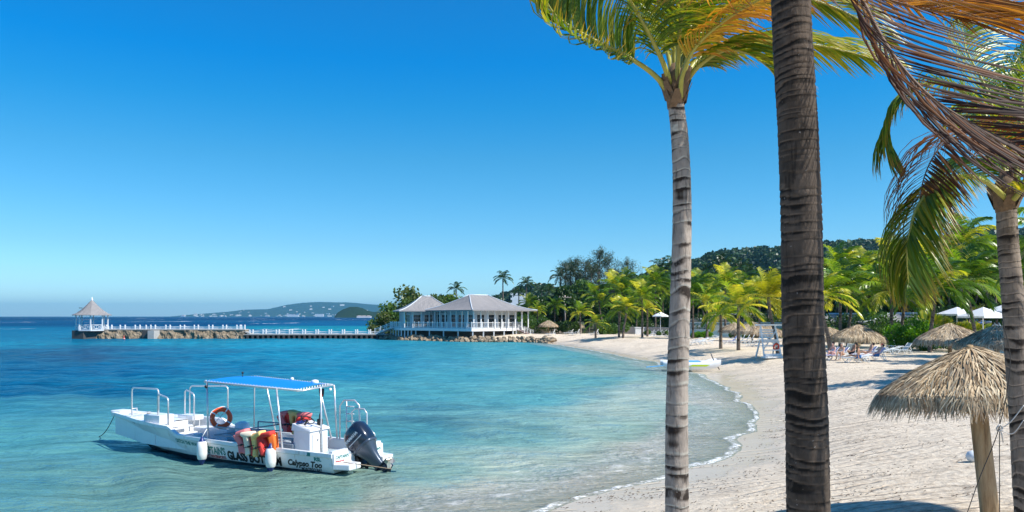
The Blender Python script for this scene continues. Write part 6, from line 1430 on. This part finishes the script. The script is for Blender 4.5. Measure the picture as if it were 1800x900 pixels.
# mooring line and the stray pole by the stern
q=MB(); A0=BM@Vector((10.1,.1,1.05)); A1=at(163,766,28.9); A1.z=-.05; P=[A0.lerp(A1,k/10)+Vector((0,0,-.28*math.sin(math.pi*k/10))) for k in range(11)]; q.tube(P,.014,6); mo=q.build('mooring_rope',plain('rope_grey',(.12,.13,.13),.9)); tag(mo,'thin mooring rope running from the bow down into the water','rope')
q=MB(); A0=BM@Vector((-.2,.9,.36)); A1=BM@Vector((-1.35,.25,.16)); q.tube([A0,(A0+A1)/2,A1],[.014,.014,.008],6); mo=q.build('boat_pole',M['timber']); tag(mo,'thin wooden pole sticking out past the motor at the stern','pole')
# ------------------------------------------------------------------ people
M['skin']=plain('skin',(.58,.33,.22),.5,var=.08,scale=10); M['skin_tan']=plain('skin_tan',(.42,.22,.13),.5,var=.08,scale=10); M['skin_pink']=plain('skin_pink',(.68,.38,.30),.5,var=.06,scale=10); M['skin_dark']=plain('skin_dark',(.14,.07,.045),.5,var=.08,scale=10)
M['hair_dark']=plain('hair_dark',(.015,.011,.009),.6,var=.3,scale=20); M['hair_fair']=plain('hair_fair',(.55,.40,.20),.6,var=.3,scale=20); M['hair_white']=plain('hair_white',(.72,.66,.55),.7,var=.2,scale=20)
M['cloth_white']=plain('shirt_white',(.78,.78,.78),.8,var=.06,scale=9); M['cloth_grey']=plain('shirt_grey',(.08,.10,.13),.8,var=.2,scale=9); M['cloth_black']=plain('cloth_black',(.015,.015,.018),.8); M['cloth_blue']=plain('cloth_blue',(.04,.16,.42),.8,var=.2,scale=9); M['cloth_red']=plain('cap_red',(.5,.02,.05),.8); M['cloth_floral']=plain('swimsuit_pale',(.45,.52,.66),.8,var=.5,scale=25)
def skinned(name,verts,edges,radii,m,parent,root=0,sub=2):
    me=bpy.data.meshes.new(name); me.from_pydata([tuple(v) for v in verts],edges,[]); o=bpy.data.objects.new(name,me); COL.objects.link(o)
    md=o.modifiers.new('skin','SKIN'); md.use_smooth_shade=True; sv=me.skin_vertices[0].data
    for i,r in enumerate(radii): sv[i].radius=(r,r) if not isinstance(r,tuple) else r; sv[i].use_root=(i==root)
    s=o.modifiers.new('sub','SUBSURF'); s.levels=sub; s.render_levels=sub
    bpy.context.view_layer.update(); nm=bpy.data.meshes.new_from_object(o.evaluated_get(bpy.context.evaluated_depsgraph_get())); bpy.data.objects.remove(o)
    for p in nm.polygons: p.use_smooth=True
    return link(name,nm,m,parent)
def person(loc,rz_,J,skin,hair,hairlen,clothes,label,sitting=True):
    """J: joints in metres; x forward, y left, z up"""
    root=empty('person',loc,rz_,label,'person'); V=[];E=[];Rr=[]; ix={}
    def a(k,p,r,frm=None):
        ix[k]=len(V); V.append(Vector(p)); Rr.append(r)
        if frm: E.append((ix[frm],ix[k]))
    a('pelvis',J['pelvis'],(.15,.11)); a('waist',Vector(J['pelvis']).lerp(Vector(J['chest']),.5),(.125,.095),'pelvis'); a('chest',J['chest'],(.165,.11),'waist'); a('neckb',Vector(J['chest']).lerp(Vector(J['head']),.45),(.065,.06),'chest'); a('neck',Vector(J['chest']).lerp(Vector(J['head']),.66),.05,'neckb')
    hd=Vector(J['head']); a('jaw',hd-Vector((0,0,.05)),.068,'neck'); a('head',hd+Vector((0,0,.03)),(.082,.092),'jaw'); a('crown',hd+Vector((-.01,0,.10)),.06,'head')
    a('nose',hd+Vector(J.get('face',(1,0,0)))*.115+Vector((0,0,.0)),.014,'head')
    for s,sg in (('L',1),('R',-1)):
        a('sh'+s,Vector(J['chest'])+Vector((0,sg*.17,.07)),.06,'chest'); a('el'+s,J['el'+s],.042,'sh'+s); a('wr'+s,J['wr'+s],.028,'el'+s); d=(Vector(J['wr'+s])-Vector(J['el'+s])).normalized(); a('pa'+s,Vector(J['wr'+s])+d*.07,(.038,.02),'wr'+s)
        side=d.cross(Vector((0,0,1))); side=side.normalized() if side.length>.1 else Vector((0,1,0))
        for f in range(4): a(f'f{f}{s}',Vector(J['wr'+s])+d*(.15+.012*(1.5-abs(f-1.3)))+side*(f-1.5)*.02-Vector((0,0,.015)),.009,'pa'+s)
        a('th'+s,Vector(J['wr'+s])+d*.08+side*.055,.010,'wr'+s)
        a('hip'+s,Vector(J['pelvis'])+Vector((.02,sg*.09,-.03)),.095,'pelvis'); a('kn'+s,J['kn'+s],.058,'hip'+s); a('ca'+s,Vector(J['kn'+s]).lerp(Vector(J['an'+s]),.35),.056,'kn'+s); a('an'+s,J['an'+s],.038,'ca'+s); fd=Vector(J.get('foot',(1,0,0))); a('to'+s,Vector(J['an'+s])+fd*.17-Vector((0,0,.045)),(.04,.024),'an'+s)
    skinned('body',V,E,Rr,M[skin],root)
    f=Vector(J.get('face',(1,0,0))); hv=[hd+Vector((0,0,.07))-f*.02,hd+Vector((0,0,.14))-f*.03,hd-f*.065+Vector((0,0,.03)),hd-f*.075-Vector((0,0,hairlen))]; skinned('hair',hv,[(0,1),(0,2),(2,3)],[.092,.06,.085,.05],M[hair],root)
    for cn,mt in clothes:
        g=1.12
        if cn=='top': ks=[('chest',.185,.125),('waist',.142,.108)]; ed=[(0,1)]; skinned('bikini_top',[V[ix['chest']]-Vector((0,0,.02)),V[ix['chest']]-Vector((0,0,.09))],[(0,1)],[(.172,.118),(.160,.112)],M[mt],root,sub=1)
        if cn=='shirt': kk=['pelvis','waist','chest','shL','elL','shR','elR']; skinned('shirt',[V[ix[k]] for k in kk],[(0,1),(1,2),(2,3),(3,4),(2,5),(5,6)],[(.168,.128),(.15,.118),(.185,.13),.078,.058,.078,.058],M[mt],root)
        if cn=='suit': kk=['pelvis','waist','chest']; skinned('swimsuit',[V[ix[k]] for k in kk],[(0,1),(1,2)],[(.168,.125),(.142,.108),(.176,.122)],M[mt],root)
        if cn=='shorts': kk=['pelvis','hipL','hipR']; kl=V[ix['hipL']].lerp(V[ix['knL']],.45); kr=V[ix['hipR']].lerp(V[ix['knR']],.45); skinned('shorts',[V[ix[k]] for k in kk]+[kl,kr],[(0,1),(0,2),(1,3),(2,4)],[(.168,.125),.108,.108,.092,.092],M[mt],root)
        if cn=='trousers': kk=['pelvis','hipL','hipR','knL','knR','anL','anR']; skinned('trousers',[V[ix[k]] for k in kk],[(0,1),(0,2),(1,3),(2,4),(3,5),(4,6)],[(.168,.125),.108,.108,.076,.076,.058,.058],M[mt],root)
        if cn=='cap': skinned('cap',[hd+Vector((0,0,.09)),hd+Vector((0,0,.15)),hd+f*.13+Vector((0,0,.09))],[(0,1),(0,2)],[.105,.06,(.06,.015)],M[mt],root)
    return root
def recline(tilt=.55,kneeup=.0): # sitting back on a lounger, legs along +x
    return dict(pelvis=(0,0,.48),chest=(-.28*math.cos(tilt)-.05,0,.48+.42*math.sin(tilt)+.15),head=(-.40*math.cos(tilt)-.06,0,.98+.12*math.sin(tilt)),elL=(-.10,.30,.62),wrL=(.12,.22,.56),elR=(-.10,-.30,.62),wrR=(.12,-.22,.56),knL=(.44,.12,.50+kneeup),knR=(.44,-.12,.50+kneeup*.6),anL=(.84,.12,.44),anR=(.84,-.12,.44),foot=(.35,0,.4))
def sit_lean(): # sitting up, leaning forward on knees
    return dict(pelvis=(0,0,.48),chest=(.10,0,.86),head=(.16,0,1.14),elL=(.28,.24,.66),wrL=(.46,.12,.62),elR=(.28,-.24,.66),wrR=(.46,-.12,.62),knL=(.42,.16,.62),knR=(.42,-.16,.62),anL=(.52,.16,.10),anR=(.52,-.16,.10),foot=(.9,0,.1))
def stand(arm=(.0,.0)): # standing, forearms forward
    return dict(pelvis=(0,0,.94),chest=(.02,0,1.33),head=(.05,0,1.62),elL=(-.06,.34,1.12),wrL=(.14,.26,.98),elR=(-.06,-.34,1.12),wrR=(.14,-.26,.98),knL=(.03,.11,.50),knR=(.03,-.11,.50),anL=(0,.12,.08),anR=(0,-.12,.08),foot=(1,0,0))
def on_l(px,D): return placed(px,D)
person(on_l(1466,59.6),R(-170+25),sit_lean(),'skin_pink','hair_dark',.10,[('suit','cloth_floral')],'woman in a pale patterned swimsuit sitting forward, nearest the thickest trunk')
person(on_l(1482,58.6),R(-150),sit_lean(),'skin','hair_white',.16,[('suit','cloth_white')],'person with long white-blond hair in white sitting left of the dark bag')
person(on_l(1497,60.5),R(180),recline(.9,.2),'skin_tan','hair_dark',.08,[('shorts','cloth_black')],'darker sunbather half hidden between the two groups, in black')
person(on_l(1510,55.6),R(150),dict(sit_lean(),chest=(.03,0,.88),head=(.02,0,1.16),elL=(.05,.34,.66),wrL=(-.02,.42,.44),elR=(.05,-.32,.66),wrR=(.1,-.40,.46),knL=(.45,.14,.50),knR=(.45,-.14,.50),anL=(.85,.14,.44),anR=(.85,-.14,.44)),'skin_tan','hair_fair',.04,[('top','cloth_black'),('shorts','cloth_blue')],'fair-haired sunbather in a dark bikini with her back half turned, on the flat white lounger')
person(on_l(1527,59.2),R(172),recline(.95,.12),'skin','hair_dark',.05,[('shorts','cloth_blue')],'dark-haired sunbather reclining in blue shorts on lavender towel')
person(on_l(1541,57.4),R(168),recline(.6,.10),'skin_pink','hair_dark',.03,[('cap','cloth_red'),('shorts','cloth_blue')],'reclining sunbather in a dark red cap at the right end of the group')
person(placed(1600,90)+Vector((0,0,.9)),R(95),stand(),'skin_tan','hair_dark',.03,[('shirt','cloth_grey'),('trousers','cloth_black')],'man in a dark grey shirt walking away behind the bright hedge')
person(placed(1752,72)+Vector((0,0,1.15)),R(-115),stand(),'skin_dark','hair_dark',.02,[('shirt','cloth_white'),('trousers','cloth_black')],'man in a white shirt standing behind the darker thatched parasol')
person(placed(1703,88)+Vector((0,0,1.1)),R(-60),stand(),'skin_tan','hair_dark',.04,[('shirt','cloth_white'),('trousers','cloth_black')],'person in white under the white square parasols, left of the palm stem')
person(placed(1722,88)+Vector((0,0,1.1)),R(60),stand(),'skin_tan','hair_dark',.04,[('shirt','cloth_blue'),('trousers','cloth_black')],'person in blue under the white square parasols, right of the palm stem')
b=MB(); b.prism([pt(1588,86),pt(1690,82),pt(1702,70),pt(1830,70),pt(1850,106),pt(1585,106)],-.3,gz1(*pt(1700,84))+.0); 
b=MB(); b.prism([pt(1585,82.5),pt(1642,80.5),pt(1690,80),pt(1706,70.5),pt(1840,69.5),pt(1850,100),pt(1582,97)],-.3,2.1+.0); tr=b.build('terrace',M['cream']); tag(tr,kind='structure')

# thin lines tied between the right-hand front trunk and the sand beside the nearest parasol
M['line']=plain('dark_line',(.05,.045,.04),.8); M['cord']=plain('pale_cord',(.55,.52,.48),.8)
def cordthing(pts,r,mt,label,name='cord'):
    q=MB(); q.tube(catmull(pts,24),r,6); o=q.build(name,M[mt]); tag(o,label,'cord','cords beside the nearest parasol')
cordthing([at(1762,560,10.8),at(1776,640,10.78),at(1756,752,10.9),at(1722,840,11.0),at(1692,925,11.1)],.006,'line','long dark cord running from the right-hand front trunk down to the sand')
cordthing([at(1800,712,10.8),at(1776,742,10.85),at(1757,754,10.9)],.007,'cord','pale cord tied from the right-hand trunk to the knot, upper one')
cordthing([at(1800,738,10.8),at(1780,762,10.85),at(1757,756,10.9)],.006,'cord','pale cord tied from the right-hand trunk to the knot, lower one')
cordthing([at(1758,725,10.9),at(1757,757,10.9),at(1757,820,10.9),at(1757,935,10.9)],.006,'line','dark cord hanging straight down from the knot')
q=MB(); kc=at(1757,752,10.9); q.tube([kc+Vector((.035*math.cos(a),.02*math.sin(2*a),.045*math.sin(a))) for a in np.linspace(0,6.28,15)],.012,6); q.tube([kc,kc+Vector((.03,0,-.09)),kc+Vector((.05,0,-.2))],.008,5); o=q.build('rope_knot',M['cord']); tag(o,'pale knot where the cords meet beside the right-hand front trunk','knot')

# dried weed and leaf bits left along the tide line
rw=np.random.default_rng(77); C=[];U=[];Wv=[]
tries=0
while len(C)<2600 and tries<4000:
    tries+=1; D_=math.exp(rw.uniform(math.log(15),math.log(75))); x_=rw.uniform(.0,.62)*D_; d_=float(shore(np.array([x_]),np.array([D_]))[0])
    if d_<.5: continue
    if d_>2.6 and rw.random()>.30: continue
    n_=int(rw.integers(3,22)); sc_=rw.uniform(.04,.5)
    for _ in range(n_):
        px_=x_+rw.normal(0,sc_*2.2); py_=D_+rw.normal(0,sc_*.6); C.append((px_,py_,0.0)); a=rw.uniform(-.6,.6); l_=rw.uniform(.01,.05)
        U.append((math.cos(a)*l_,math.sin(a)*l_,rw.uniform(-.01,.02))); Wv.append((-math.sin(a)*.008,math.cos(a)*.008,.006))
C=np.array(C); C[:,2]=gz(C[:,0],C[:,1])+.035; V,Q=quads_np(C,np.array(U),np.array(Wv))
M['weed']=plain('dry_weed',(.07,.045,.025),.9,var=.5,scale=3); sw=link('seaweed',fast_mesh('seaweed',V,Q),M['weed']); tag(sw,kind='stuff')
